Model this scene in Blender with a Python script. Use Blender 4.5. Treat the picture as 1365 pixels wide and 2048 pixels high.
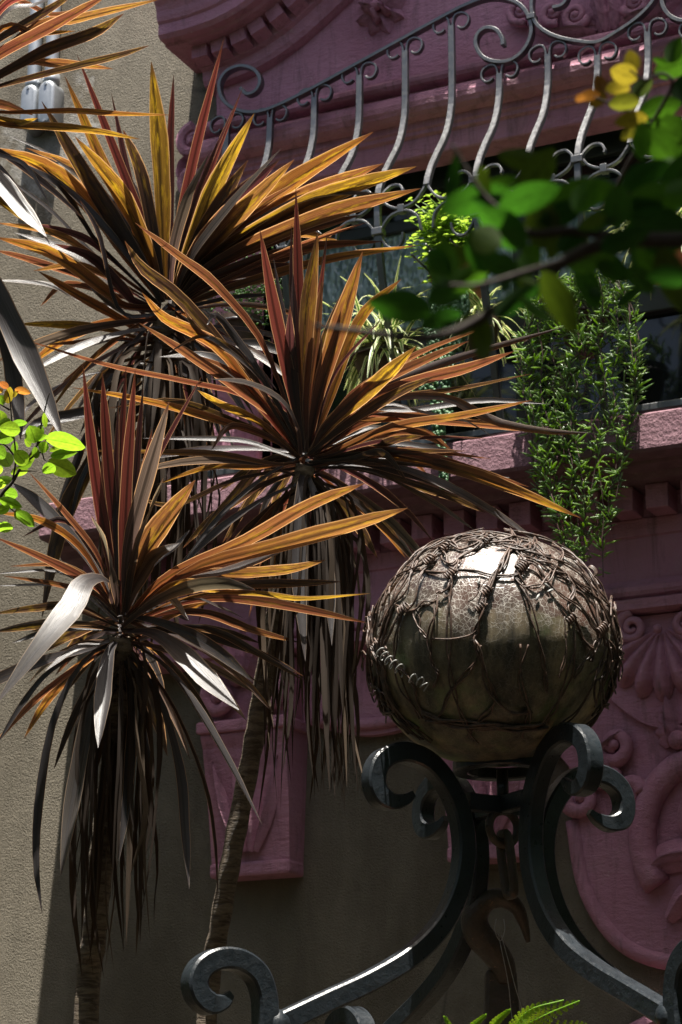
import bpy, bmesh, math, random
from mathutils import Vector, Matrix, noise
random.seed(7)
for o in list(bpy.data.objects): bpy.data.objects.remove(o)
scene = bpy.context.scene
V = Vector
# ------------------------------------------------------------------ camera
FPX = 4600.0                      # focal length in photo pixels (photo 1365 x 2048)
PIT = math.atan(1400/FPX)
YAW = math.pi/2 - math.atan(9930*math.cos(PIT)/FPX)
CAM = V((0, -6.6, 1.6))
FWD = V((-math.sin(YAW)*math.cos(PIT), math.cos(YAW)*math.cos(PIT), math.sin(PIT)))
RGT = V((math.cos(YAW), math.sin(YAW), 0))
UPV = RGT.cross(FWD)
cd = bpy.data.cameras.new('camera'); cam = bpy.data.objects.new('camera', cd)
scene.collection.objects.link(cam); scene.camera = cam
cam.location = CAM; cam.rotation_euler = (math.pi/2+PIT, 0, YAW)
cd.sensor_fit = 'VERTICAL'; cd.sensor_height = 36; cd.sensor_width = 24
cd.lens = FPX/2048*36
cd.clip_start = 0.05; cd.clip_end = 2000
cd.dof.use_dof = True; cd.dof.focus_distance = 4.95; cd.dof.aperture_fstop = 11.0
# ------------------------------------------------------------------ sky, sun, exposure
SUN = V((0.09, -0.178, 1)).normalized()
w = bpy.data.worlds.new('World'); scene.world = w; w.use_nodes = True
nt = w.node_tree; nt.nodes.clear()
sk = nt.nodes.new('ShaderNodeTexSky'); sk.sky_type = 'NISHITA'; sk.sun_disc = False
sk.sun_elevation = math.asin(SUN.z); sk.sun_rotation = math.atan2(SUN.x, SUN.y)
sk.dust_density = 4.0; sk.ozone_density = 0.4
bg = nt.nodes.new('ShaderNodeBackground'); bg.inputs[1].default_value = 0.056
ow = nt.nodes.new('ShaderNodeOutputWorld')
nt.links.new(sk.outputs[0], bg.inputs[0]); nt.links.new(bg.outputs[0], ow.inputs[0])
sl = bpy.data.lights.new('sun', 'SUN'); sl.energy = 5.0; sl.angle = math.radians(0.53); sl.color = (1, .95, .87)
so = bpy.data.objects.new('sun', sl); scene.collection.objects.link(so)
so.location = (0, -3, 9); so.rotation_euler = SUN.to_track_quat('Z', 'Y').to_euler()
scene.view_settings.view_transform = 'Standard'; scene.view_settings.look = 'None'
scene.view_settings.exposure = 1.5; scene.view_settings.gamma = 1.0
scene.view_settings.use_curve_mapping = False

# ------------------------------------------------------------------ pixel helpers (photo pixel = a direction; the distance is given)
def ray(x, y): return FWD + RGT*((x-682.5)/FPX) + UPV*((1024-y)/FPX)
def Wp(x, y, Y=0.0):              # on the vertical plane y = Y, parallel to the house wall
    d = ray(x, y); return CAM + d*((Y-CAM.y)/d.y)
def Dp(x, y, D): return CAM + ray(x, y)*D          # at depth D
# ------------------------------------------------------------------ object helpers
COL = scene.collection
WO = {}
def empty(name, loc, label, cat, group=None):
    o = bpy.data.objects.new(name, None); COL.objects.link(o); o.location = loc; WO[o] = V(loc)
    o.empty_display_size = .05
    o['label'] = label; o['category'] = cat
    if group: o['group'] = group
    return o
def mk(name, vs, fs, mat, parent=None, smooth=False, uvs=None, kind=None, label=None, color=None, origin=None):
    """one mesh object; vs are world coordinates"""
    vs = [V(v) for v in vs]
    if origin is None:
        lo = V((min(v.x for v in vs), min(v.y for v in vs), min(v.z for v in vs)))
        hi = V((max(v.x for v in vs), max(v.y for v in vs), max(v.z for v in vs)))
        origin = (lo+hi)/2
    origin = V(origin)
    me = bpy.data.meshes.new(name)
    me.from_pydata([v-origin for v in vs], [], fs)
    if smooth: me.polygons.foreach_set('use_smooth', [True]*len(me.polygons))
    if uvs:
        uvl = me.uv_layers.new(name='UVMap')
        vi = [0]*len(me.loops); me.loops.foreach_get('vertex_index', vi)
        flat = []
        for i in vi: flat += uvs[i]
        uvl.data.foreach_set('uv', flat)
    me.materials.append(mat); me.update()
    o = bpy.data.objects.new(name, me); COL.objects.link(o)
    po = V((0, 0, 0))
    if parent is not None: o.parent = parent; po = WO[parent]
    o.location = origin-po; WO[o] = origin
    if kind: o['kind'] = kind
    if label: o['label'] = label
    if color: o.color = color
    return o
class MB:
    def __init__(s): s.v = []; s.f = []; s.u = []
    def add(s, vs, fs, us=None):
        n = len(s.v); s.v += [V(v) for v in vs]; s.f += [tuple(i+n for i in f) for f in fs]
        s.u += us if us else [(0, 0)]*len(vs)
        return s
    def box(s, x0, x1, y0, y1, z0, z1, bev=0.0):
        if bev <= 0:
            vs = [(x, y, z) for x in (x0, x1) for y in (y0, y1) for z in (z0, z1)]
            s.add(vs, [(0,1,3,2),(4,6,7,5),(0,4,5,1),(2,3,7,6),(0,2,6,4),(1,5,7,3)])
        else:
            bm = bmesh.new(); bmesh.ops.create_cube(bm, size=1)
            for v in bm.verts:
                v.co = V(((x0+x1)/2+v.co.x*(x1-x0), (y0+y1)/2+v.co.y*(y1-y0), (z0+z1)/2+v.co.z*(z1-z0)))
            bmesh.ops.bevel(bm, geom=list(bm.edges), offset=bev, segments=2, affect='EDGES', profile=.5)
            s.bm(bm)
        return s
    def bm(s, bm):
        bm.verts.index_update(); s.add([v.co.copy() for v in bm.verts], [tuple(v.index for v in f.verts) for f in bm.faces]); bm.free()
    def tube(s, pts, rad, n=8, cap=True, sq=None, up=None):
        """round tube, or a bar of rectangular section sq=(half a, half b) with rounded corners"""
        pts = [V(p) for p in pts]; m = len(pts)
        if not hasattr(rad, '__len__'): rad = [rad]*m
        T = []
        for i in range(m):
            t = pts[min(i+1, m-1)]-pts[max(i-1, 0)]
            T.append(t.normalized() if t.length > 1e-9 else V((0, 0, 1)))
        ref = V(up) if up else (V((0, 0, 1)) if abs(T[0].z) < .9 else V((0, 1, 0)))
        a = (ref-T[0]*ref.dot(T[0])).normalized()
        vs = []; us = []
        if sq:
            c = .22; prof = []
            A, B = sq
            q = min(A, B)*c
            prof = [(A, -B+q), (A, B-q), (A-q, B), (-A+q, B), (-A, B-q), (-A, -B+q), (-A+q, -B), (A-q, -B)]
            n = 8
        L = 0
        for i in range(m):
            if i: L += (pts[i]-pts[i-1]).length
            if up: a = V(up)
            a = (a-T[i]*a.dot(T[i]))
            a = a.normalized() if a.length > 1e-6 else T[i].orthogonal().normalized()
            b = T[i].cross(a)
            for k in range(n):
                if sq: ca, cb = prof[k]; p = pts[i]+a*ca*rad[i]+b*cb*rad[i]
                else:
                    th = 2*math.pi*k/n; p = pts[i]+(a*math.cos(th)+b*math.sin(th))*rad[i]
                vs.append(p); us.append((k/n, L))
        fs = []
        for i in range(m-1):
            for k in range(n):
                k2 = (k+1) % n
                fs.append((i*n+k, i*n+k2, (i+1)*n+k2, (i+1)*n+k))
        if cap: fs += [tuple(range(n-1, -1, -1)), tuple((m-1)*n+k for k in range(n))]
        return s.add(vs, fs, us)
    def extrude_x(s, prof, x0, x1):
        """closed profile of (y, z) swept along x, with end caps"""
        n = len(prof)
        vs = [(x0, y, z) for y, z in prof]+[(x1, y, z) for y, z in prof]
        fs = [(i, (i+1) % n, n+(i+1) % n, n+i) for i in range(n)]
        fs += [tuple(range(n-1, -1, -1)), tuple(range(n, 2*n))]
        return s.add(vs, fs)
    def plate(s, outline, y0, y1):
        """outline of (x, z), extruded from y0 (back) to y1 (front)"""
        n = len(outline)
        vs = [(x, y0, z) for x, z in outline]+[(x, y1, z) for x, z in outline]
        fs = [(i, (i+1) % n, n+(i+1) % n, n+i) for i in range(n)]
        fs += [tuple(range(n-1, -1, -1)), tuple(range(n, 2*n))]
        return s.add(vs, fs)
    def ico(s, c, r, sub=1, sc=(1, 1, 1), rot=None):
        bm = bmesh.new(); bmesh.ops.create_icosphere(bm, subdivisions=sub, radius=1)
        for v in bm.verts:
            q = V((v.co.x*sc[0]*r, v.co.y*sc[1]*r, v.co.z*sc[2]*r))
            if rot: q = rot @ q
            v.co = q+V(c)
        s.bm(bm); return s
    def build(s, name, mat, parent=None, **k):
        uv = s.u if k.pop('uv', False) else None
        return mk(name, s.v, s.f, mat, parent, uvs=uv, **k)
def cr(pts, n):
    """Catmull-Rom resample of a list of vectors / tuples to n points"""
    P = [V(p) if len(p) == 3 else V((p[0], p[1], 0)) for p in pts]
    if len(P) == 2: return [P[0].lerp(P[1], i/(n-1)) for i in range(n)]
    Q = [P[0]*2-P[1]]+P+[P[-1]*2-P[-2]]
    seg = len(P)-1; out = []
    for i in range(n):
        t = i/(n-1)*seg; k = min(int(t), seg-1); u = t-k
        a, b, c, d = Q[k:k+4]
        out.append(.5*((2*b)+(c-a)*u+(2*a-5*b+4*c-d)*u*u+(3*b-a-3*c+d)*u**3))
    return out
def lerp_tab(tab, x):
    for (a, fa), (b, fb) in zip(tab, tab[1:]):
        if x <= b: return fa+(fb-fa)*max(0, (x-a))/(b-a)
    return tab[-1][1]
R = random.uniform

# ------------------------------------------------------------------ materials
class NT:
    def __init__(s, name):
        s.m = bpy.data.materials.new(name); s.m.use_nodes = True; s.t = s.m.node_tree; s.t.nodes.clear()
        s.out = s.n('OutputMaterial'); s.b = s.n('BsdfPrincipled'); s.l(s.b.outputs[0], s.out.inputs[0])
    def n(s, typ, **k):
        q = s.t.nodes.new('ShaderNode'+typ)
        for a, b in k.items(): setattr(q, a, b)
        return q
    def l(s, a, b): s.t.links.new(a, b)
    def set(s, inp, v):
        i = s.b.inputs[inp]
        if hasattr(v, 'is_linked') or hasattr(v, 'links'): s.l(v, i)
        else: i.default_value = v
    def pos(s): return s.n('NewGeometry').outputs['Position']
    def obj(s): return s.n('TexCoord').outputs['Object']
    def map(s, vec, sc=(1, 1, 1), loc=(0, 0, 0), rot=(0, 0, 0)):
        q = s.n('Mapping'); s.l(vec, q.inputs[0]); q.inputs[3].default_value = sc; q.inputs[1].default_value = loc; q.inputs[2].default_value = rot
        return q.outputs[0]
    def noise(s, vec, scale, detail=4, rough=.55, dist=0):
        q = s.n('TexNoise'); s.l(vec, q.inputs['Vector']); q.inputs['Scale'].default_value = scale
        q.inputs['Detail'].default_value = detail; q.inputs['Roughness'].default_value = rough; q.inputs['Distortion'].default_value = dist
        return q.outputs['Fac']
    def voro(s, vec, scale, feat='F1', out='Distance', rnd=1):
        q = s.n('TexVoronoi', feature=feat); s.l(vec, q.inputs['Vector']); q.inputs['Scale'].default_value = scale
        q.inputs['Randomness'].default_value = rnd
        return q.outputs[out]
    def ramp(s, fac, stops):
        q = s.n('ValToRGB'); s.l(fac, q.inputs[0]); e = q.color_ramp.elements
        while len(e) < len(stops): e.new(.5)
        for el, (p, c) in zip(e, stops):
            el.position = p; el.color = (c, c, c, 1) if not hasattr(c, '__len__') else (*c, 1)
        return q.outputs[0]
    def mixc(s, fac, a, b, mode='MIX'):
        q = s.n('Mix', data_type='RGBA', blend_type=mode)
        for i, v in ((0, fac), (6, a), (7, b)):
            if hasattr(v, 'links'): s.l(v, q.inputs[i])
            else: q.inputs[i].default_value = v if i == 0 else (*v, 1)
        return q.outputs[2]
    def math(s, op, a, b=0, c=0, clamp=False):
        q = s.n('Math', operation=op); q.use_clamp = clamp
        for i, v in ((0, a), (1, b), (2, c)):
            if hasattr(v, 'links'): s.l(v, q.inputs[i])
            else: q.inputs[i].default_value = v
        return q.outputs[0]
    def bump(s, h, strength=.3, dist=.01, prev=None):
        q = s.n('Bump'); s.l(h, q.inputs['Height']); q.inputs['Strength'].default_value = strength; q.inputs['Distance'].default_value = dist
        if prev: s.l(prev, q.inputs['Normal'])
        return q.outputs[0]
M = {}
def add_mats():
    # grey rendered house wall, pale cement patch round the pipe ends
    t = NT('grey_plaster'); p = t.pos()
    a = t.noise(p, 1.3, 5); b = t.noise(p, 16, 4); c = t.noise(p, 150, 3, .7); d = t.noise(p, 62, 3)
    base = t.mixc(t.ramp(a, [(.35, 0), (.7, 1)]), (.196, .168, .120), (.248, .218, .164))
    base = t.mixc(t.ramp(b, [(.3, .55), (.7, 0)]), base, (.145, .123, .088))
    st = t.noise(t.map(p, (5, 5, .5)), 2.2, 4)
    base = t.mixc(t.ramp(st, [(.5, 0), (.75, .5)]), base, (.115, .097, .066))
    dv = t.map(p, (1/.26, 1, 1/.30), (4.42/.26, 0, -5.46/.30))
    ln = t.n('VectorMath', operation='LENGTH'); sx = t.n('SeparateXYZ'); t.l(dv, sx.inputs[0])
    cx = t.n('CombineXYZ'); t.l(sx.outputs[0], cx.inputs[0]); t.l(sx.outputs[2], cx.inputs[2]); t.l(cx.outputs[0], ln.inputs[0])
    nz = t.noise(p, 11, 5, .65)
    rr = t.math('ADD', ln.outputs['Value'], t.math('MULTIPLY', t.math('SUBTRACT', nz, .5), 2.4))
    pm = t.ramp(rr, [(.55, 1), (.85, 0)])
    base = t.mixc(t.math('MULTIPLY', pm, .85), base, (.5, .48, .44))
    big = t.ramp(t.noise(t.map(p, (1, 1, .35)), .9, 6, .7, .8), [(.46, 0), (.60, .7)])
    base = t.mixc(big, base, (.098, .08, .052))
    crkv = t.voro(t.map(p, (1, 1, 1)), 1.1, 'DISTANCE_TO_EDGE'); crm = t.math('MULTIPLY', t.ramp(crkv, [(.0015, 1), (.006, 0)]), t.ramp(a, [(.5, 0), (.6, 1)]))
    base = t.mixc(t.math('MULTIPLY', crm, .7), base, (.07, .06, .045))
    t.set('Base Color', base); t.set('Roughness', .9)
    h = t.math('ADD', t.math('MULTIPLY', c, .85), t.math('ADD', t.math('MULTIPLY', d, .35), t.math('MULTIPLY', b, .16)))
    t.set('Normal', t.bump(h, .9, .017)); M['wall'] = t.m
    # dusty plum pink stucco
    t = NT('plum_stucco'); p = t.pos()
    a = t.noise(p, 2.2, 5); b = t.noise(t.map(p, (1, 1, 2.4), rot=(0, .35, 0)), 24, 5, .6); c = t.noise(p, 130, 3, .6)
    base = t.mixc(t.ramp(a, [(.3, 0), (.7, 1)]), (.40, .165, .230), (.51, .245, .328))
    base = t.mixc(t.ramp(t.noise(p, 9, 5, .7), [(.55, 0), (.78, .5)]), base, (.42, .25, .28))
    base = t.mixc(t.ramp(t.noise(t.map(p, (6, 6, .8)), 3, 4), [(.55, 0), (.8, .55)]), base, (.22, .08, .11))
    chip = t.ramp(t.noise(p, 31, 6, .8), [(.64, 0), (.68, .7)]); base = t.mixc(chip, base, (.50, .38, .37))
    dirt = t.ramp(t.noise(t.map(p, (3, 3, .5)), 5, 6, .75, .6), [(.52, 0), (.70, .6)]); base = t.mixc(dirt, base, (.10, .055, .055))
    t.set('Base Color', base); t.set('Roughness', .72)
    h = t.math('ADD', t.math('MULTIPLY', b, .9), t.math('MULTIPLY', c, .35))
    trow = t.noise(t.map(p, (1.2, 1, 3.4), rot=(0, .5, 0)), 7, 6, .72, .5); h = t.math('ADD', h, t.math('MULTIPLY', trow, 1.3))
    t.set('Normal', t.bump(h, .6, .013)); M['pink'] = t.m
    # rough top of the window ledge
    t = NT('coarse_plum_stucco'); p = t.pos()
    c = t.noise(p, 70, 4, .7); b = t.noise(p, 18, 4)
    t.set('Base Color', t.mixc(t.ramp(b, [(.3, 0), (.7, 1)]), (.19, .092, .115), (.28, .152, .18))); t.set('Roughness', .85)
    t.set('Normal', t.bump(t.math('ADD', c, t.math('MULTIPLY', b, .4)), .85, .012)); M['pink_rough'] = t.m
    # black iron, fresh paint (grille) and old paint (well frame)
    def iron(nm, col, rough, bs, chips, spec=.6):
        t = NT(nm); p = t.pos(); a = t.noise(p, 90, 4); b = t.noise(p, 22, 5, .7); c = t.noise(p, 300, 2)
        base = t.mixc(t.ramp(b, [(.35, 0), (.65, 1)]), col, tuple(x*1.9 for x in col))
        base = t.mixc(t.ramp(t.noise(p, 48, 6, .75), [(chips, 0), (chips+.05, 1)]), base, (.16, .09, .05))
        t.set('Base Color', base); t.set('Roughness', t.ramp(a, [(.3, rough-.1), (.7, rough+.10)]))
        t.set('Specular IOR Level', spec); t.b.inputs['IOR'].default_value = 1.68 if nm == 'grille_iron' else 1.5
        t.set('Normal', t.bump(t.math('ADD', a, t.math('MULTIPLY', c, .4)), bs, .004)); M[nm] = t.m
    iron('grille_iron', (.012, .013, .015), .40, .10, .82, 1.0)
    iron('well_iron', (.010, .013, .016), .36, .30, .71, .55)
    iron('rusty_iron', (.034, .025, .018), .55, .6, .62, .5)
    # galvanised pipe
    t = NT('galvanised_steel'); p = t.pos(); a = t.noise(p, 40, 3)
    t.set('Base Color', t.mixc(a, (.26, .28, .30), (.42, .44, .46))); t.set('Metallic', .55); t.set('Roughness', .42); M['galv'] = t.m
    # window
    t = NT('window_frame_paint'); t.set('Base Color', (.012, .018, .017, 1)); t.set('Roughness', .5); M['frame'] = t.m
    t = NT('hammered_glass'); p = t.pos()
    q = t.map(p, (1, 1, .55), rot=(0, .6, 0)); v = t.voro(q, 62, 'SMOOTH_F1'); n = t.noise(p, 5, 3)
    t.set('Base Color', t.mixc(t.ramp(n, [(.3, 0), (.7, 1)]), (.12, .19, .20), (.26, .36, .37)))
    t.set('Roughness', .16); t.set('Specular IOR Level', .8); t.set('Normal', t.bump(v, .9, .02)); M['glass_h'] = t.m
    t = NT('dark_glass'); t.set('Base Color', (.006, .009, .009, 1)); t.set('Roughness', .08); M['glass_d'] = t.m
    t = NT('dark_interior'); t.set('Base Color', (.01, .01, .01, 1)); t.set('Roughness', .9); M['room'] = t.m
    # strap leaves: colour of the light that comes through is the object colour, its alpha the amount of yellow spotting
    t = NT('strap_leaf'); oi = t.n('ObjectInfo'); uv = t.n('TexCoord').outputs['UV']
    sp = t.n('SeparateXYZ'); t.l(uv, sp.inputs[0]); u, v = sp.outputs[0], sp.outputs[1]
    rv = t.n('CombineXYZ'); t.l(t.math('MULTIPLY', u, 26), rv.inputs[0]); t.l(t.math('MULTIPLY', v, 1.3), rv.inputs[1]); t.l(t.math('MULTIPLY', oi.outputs['Random'], 50), rv.inputs[2])
    fib = t.noise(rv.outputs[0], 1.0, 4, .7)
    rv2 = t.n('CombineXYZ'); t.l(t.math('MULTIPLY', u, 5), rv2.inputs[0]); t.l(t.math('MULTIPLY', v, 9), rv2.inputs[1]); t.l(t.math('MULTIPLY', oi.outputs['Random'], 90), rv2.inputs[2])
    blot = t.noise(rv2.outputs[0], 1.0, 5, .7)
    e = t.math('ABSOLUTE', t.math('SUBTRACT', u, .5))
    rib = t.ramp(e, [(.03, .28), (.16, 1)]); edge = t.ramp(e, [(.44, 0), (.475, 1)])
    tr = t.mixc(1.0, oi.outputs['Color'], t.ramp(fib, [(.28, (.30, .28, .28)), (.70, (1.3, 1.3, 1.3))]), 'MULTIPLY')
    tr = t.mixc(1.0, tr, rib, 'MULTIPLY')
    tr = t.mixc(1.0, tr, t.ramp(v, [(.12, (.62, .42, .55)), (.6, (1, 1, 1))]), 'MULTIPLY')
    yfac = t.math('MULTIPLY', t.math('MULTIPLY', t.ramp(blot, [(.50, 0), (.64, 1)]), oi.outputs['Alpha']), t.ramp(v, [(.25, .15), (.8, 1)]))
    tr = t.mixc(t.math('MULTIPLY', yfac, .8), tr, (.80, .50, .02))
    tr = t.mixc(t.math('MULTIPLY', edge, .7), tr, (.85, .48, .22))  # pale rim stands in for backlight along the leaf margin
    dry = t.ramp(t.math('ADD', v, t.math('MULTIPLY', t.math('SUBTRACT', blot, .5), .16)), [(.935, 0), (.97, 1)]); tr = t.mixc(t.math('MULTIPLY', dry, .8), tr, (.09, .03, .012))
    base = t.mixc(.22, (.085, .078, .080), tr); base = t.mixc(t.math('MULTIPLY', edge, .6), base, (.42, .34, .26))  # same rim light painted into the reflected colour
    base = t.mixc(t.math('MULTIPLY', t.ramp(fib, [(.3, 1), (.7, 0)]), .5), base, (.035, .025, .022))
    t.set('Base Color', base); t.set('Roughness', t.ramp(fib, [(.3, .27), (.7, .42)])); t.set('Specular IOR Level', t.ramp(fib, [(.3, .45), (.7, .95)]))
    nb = t.bump(fib, .22, .004); t.set('Normal', nb)
    ts = t.n('BsdfTranslucent'); t.l(tr, ts.inputs[0])
    mx = t.n('MixShader'); mx.inputs[0].default_value = .56; t.l(t.b.outputs[0], mx.inputs[1]); t.l(ts.outputs[0], mx.inputs[2]); t.l(mx.outputs[0], t.out.inputs[0])
    M['leaf'] = t.m
    # dead hanging leaves
    t = NT('dry_leaf'); oi = t.n('ObjectInfo'); uv = t.n('TexCoord').outputs['UV']
    fib = t.noise(t.map(uv, (22, 1.5, 1)), 1, 4, .7)
    base = t.mixc(fib, (.014, .010, .008), (.050, .037, .028)); base = t.mixc(t.math('MULTIPLY', t.ramp(oi.outputs['Random'], [(.7, 0), (.98, .7)]), fib), base, (.26, .19, .13)); t.set('Base Color', base); t.set('Roughness', .8); t.set('Specular IOR Level', .2)
    ts = t.n('BsdfTranslucent'); ts.inputs[0].default_value = (.12, .06, .02, 1)
    mx = t.n('MixShader'); mx.inputs[0].default_value = .25; t.l(t.b.outputs[0], mx.inputs[1]); t.l(ts.outputs[0], mx.inputs[2]); t.l(mx.outputs[0], t.out.inputs[0])
    M['dry'] = t.m
    # trunk with leaf scars
    t = NT('ringed_bark'); p = t.pos(); q = t.map(p, (1, 1, 4.5))
    a = t.noise(q, 22, 5, .65, .6); b = t.noise(p, 60, 4)
    t.set('Base Color', t.mixc(t.ramp(a, [(.38, 0), (.62, 1)]), (.060, .040, .026), (.20, .155, .105))); t.set('Roughness', .85)
    t.set('Normal', t.bump(t.math('ADD', a, t.math('MULTIPLY', b, .3)), .9, .012)); M['bark'] = t.m
    t = NT('twig_bark'); p = t.pos(); a = t.noise(p, 120, 4)
    t.set('Base Color', t.mixc(a, (.018, .012, .009), (.055, .04, .03))); t.set('Roughness', .85); t.set('Normal', t.bump(a, .5, .003)); M['twig'] = t.m
    # green leaves, transmitted colour = object colour
    t = NT('green_leaf'); oi = t.n('ObjectInfo'); uv = t.n('TexCoord').outputs['UV']; sp = t.n('SeparateXYZ'); t.l(uv, sp.inputs[0])
    e = t.math('ABSOLUTE', t.math('SUBTRACT', sp.outputs[0], .5)); rib = t.ramp(e, [(.015, .6), (.05, 1)])
    nz = t.noise(t.map(uv, (4, 5, 1)), 1.5, 4)
    tr = t.mixc(1, oi.outputs['Color'], t.ramp(nz, [(.3, .7), (.7, 1.15)]), 'MULTIPLY'); tr = t.mixc(1, tr, rib, 'MULTIPLY')
    base = t.mixc(.55, (.02, .035, .012), tr, 'MULTIPLY'); base = t.mixc(.35, tr, (.03, .05, .02))
    base = t.mixc(.45, base, (.03, .06, .012))
    t.set('Base Color', base); t.set('Roughness', .38); t.set('Specular IOR Level', .55)
    ts = t.n('BsdfTranslucent'); t.l(tr, ts.inputs[0])
    mx = t.n('MixShader'); mx.inputs[0].default_value = .6; t.l(t.b.outputs[0], mx.inputs[1]); t.l(ts.outputs[0], mx.inputs[2]); t.l(mx.outputs[0], t.out.inputs[0])
    M['green'] = t.m
    # succulents and pot plants
    def veg(nm, c1, c2, rough, tcol, tf, scale=25):
        t = NT(nm); p = t.pos(); a = t.noise(p, scale, 3)
        t.set('Base Color', t.mixc(t.ramp(a, [(.35, 0), (.65, 1)]), c1, c2)); t.set('Roughness', rough); t.set('Specular IOR Level', .6)
        ts = t.n('BsdfTranslucent'); ts.inputs[0].default_value = (*tcol, 1)
        mx = t.n('MixShader'); mx.inputs[0].default_value = tf; t.l(t.b.outputs[0], mx.inputs[1]); t.l(ts.outputs[0], mx.inputs[2]); t.l(mx.outputs[0], t.out.inputs[0])
        M[nm] = t.m
    veg('trailing_succulent', (.07, .14, .04), (.27, .38, .16), .32, (.30, .46, .10), .35, 12)
    veg('bead_succulent', (.06, .15, .06), (.14, .27, .13), .4, (.12, .25, .06), .2)
    veg('clover_green', (.12, .25, .03), (.28, .42, .08), .45, (.40, .58, .06), .5)
    veg('fern_green', (.12, .26, .02), (.22, .40, .04), .45, (.42, .65, .03), .5)
    veg('herb_green', (.03, .09, .015), (.08, .18, .03), .45, (.16, .34, .03), .4)
    veg('shade_crown_green', (.02, .05, .012), (.04, .08, .018), .5, (.06, .15, .012), .25)
    veg('purple_stem', (.07, .04, .035), (.13, .07, .06), .5, (.1, .03, .03), .1)
    t = NT('variegated_blade'); uv = t.n('TexCoord').outputs['UV']; sp = t.n('SeparateXYZ'); t.l(uv, sp.inputs[0])
    e = t.math('ABSOLUTE', t.math('SUBTRACT', sp.outputs[0], .5))
    c = t.ramp(e, [(.18, (.10, .22, .04)), (.26, (.80, .82, .52))])
    t.set('Base Color', c); t.set('Roughness', .4)
    ts = t.n('BsdfTranslucent'); t.l(t.mixc(1, c, (.9, .9, .6), 'MULTIPLY'), ts.inputs[0])
    mx = t.n('MixShader'); mx.inputs[0].default_value = .45; t.l(t.b.outputs[0], mx.inputs[1]); t.l(ts.outputs[0], mx.inputs[2]); t.l(mx.outputs[0], t.out.inputs[0]); M['spider'] = t.m
    def plain(nm, c1, c2, rough, sc=14, bs=.3):
        t = NT(nm); p = t.pos(); a = t.noise(p, sc, 5, .65)
        t.set('Base Color', t.mixc(t.ramp(a, [(.35, 0), (.65, 1)]), c1, c2)); t.set('Roughness', rough); t.set('Normal', t.bump(a, bs, .006)); M[nm] = t.m
    plain('terracotta', (.22, .075, .035), (.36, .14, .07), .8)
    plain('dark_pot', (.035, .02, .012), (.08, .045, .03), .6)
    plain('potting_soil', (.02, .014, .009), (.05, .035, .022), .95, 60, .8)
    plain('garden_soil', (.030, .022, .012), (.058, .043, .024), .95, 6, .8)
    plain('shade_hedge_green', (.012, .03, .008), (.035, .065, .018), .7, 8, 1.0)
    plain('old_stone', (.12, .11, .09), (.24, .22, .18), .9, 9, .7)
    plain('wire_rust', (.028, .019, .015), (.12, .07, .048), .5, 70, .3)
    plain('bare_wire', (.22, .22, .21), (.35, .35, .33), .35, 70, .1)
    # crackled glass globe, mossy low down
    t = NT('crackled_globe'); o = t.obj()
    cell = t.voro(o, 95, 'DISTANCE_TO_EDGE'); cell2 = t.voro(o, 190, 'DISTANCE_TO_EDGE')
    sx = t.n('SeparateXYZ'); t.l(o, sx.inputs[0]); zz = sx.outputs[2]
    n1 = t.noise(o, 7, 5, .65); n2 = t.noise(t.map(o, (1, 1, .16)), 26, 5, .65); n3 = t.noise(o, 40, 4, .7); n4 = t.noise(o, 4.2, 4, .6)
    base = t.mixc(t.ramp(n1, [(.35, 0), (.65, 1)]), (.034, .022, .018), (.105, .07, .056))
    base = t.mixc(t.ramp(t.noise(o, 5.5, 4), [(.55, 0), (.7, .6)]), base, (.11, .05, .035))
    low = t.ramp(t.math('ADD', zz, t.math('MULTIPLY', t.math('SUBTRACT', n4, .5), .42)), [(0.0, 1), (.02, 1), (.13, 0)])
    low = t.ramp(t.math('ADD', t.math('MULTIPLY', zz, 2.2), t.math('ADD', t.math('MULTIPLY', t.math('SUBTRACT', n4, .5), 1.3), .5)), [(.36, 1), (.60, 0)])
    moss = t.mixc(t.ramp(n2, [(.36, 0), (.64, 1)]), (.028, .022, .011), (.36, .29, .165))
    moss = t.mixc(t.ramp(n1, [(.50, 0), (.64, .85)]), moss, (.15, .23, .07)); moss = t.mixc(t.ramp(n4, [(.40, .7), (.54, 0)]), moss, (.022, .018, .013))
    base = t.mixc(low, base, moss)
    crk = t.math('MULTIPLY', t.ramp(cell, [(.012, 1), (.045, 0)]), t.ramp(n3, [(.36, 0), (.52, 1)]))
    crk2 = t.math('MULTIPLY', t.ramp(cell2, [(.02, 1), (.07, 0)]), t.ramp(n3, [(.45, 0), (.62, .8)]))
    inv = t.math('SUBTRACT', 1.0, t.math('MULTIPLY', low, .85))
    ck = t.math('MULTIPLY', t.math('MAXIMUM', crk, crk2), inv)
    base = t.mixc(t.math('MULTIPLY', ck, .8), base, (.56, .53, .47))
    spk = t.ramp(t.noise(o, 150, 3, .7), [(.62, 0), (.74, .7)]); base = t.mixc(spk, base, (.012, .01, .008))
    t.set('Base Color', base)
    t.set('Roughness', t.math('ADD', t.ramp(n3, [(.3, .20), (.7, .42)]), t.math('MULTIPLY', low, .3)))
    t.set('Specular IOR Level', .65)
    t.set('Normal', t.bump(t.math('ADD', t.math('MULTIPLY', n3, .5), t.math('MULTIPLY', ck, .5)), .22, .004)); M['globe'] = t.m
add_mats()
# ------------------------------------------------------------------ ground
g = 60
gv = []; gn = 24
for i in range(gn+1):
    for j in range(gn+1):
        x = -g+2*g*i/gn; y = -g+2*g*j/gn
        gv.append((x, y, .03*math.sin(x*1.7)*math.cos(y*1.3)))
ground = mk('ground', gv, [(i*(gn+1)+j, (i+1)*(gn+1)+j, (i+1)*(gn+1)+j+1, i*(gn+1)+j+1) for i in range(gn) for j in range(gn)], M['garden_soil'], kind='structure')

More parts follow.
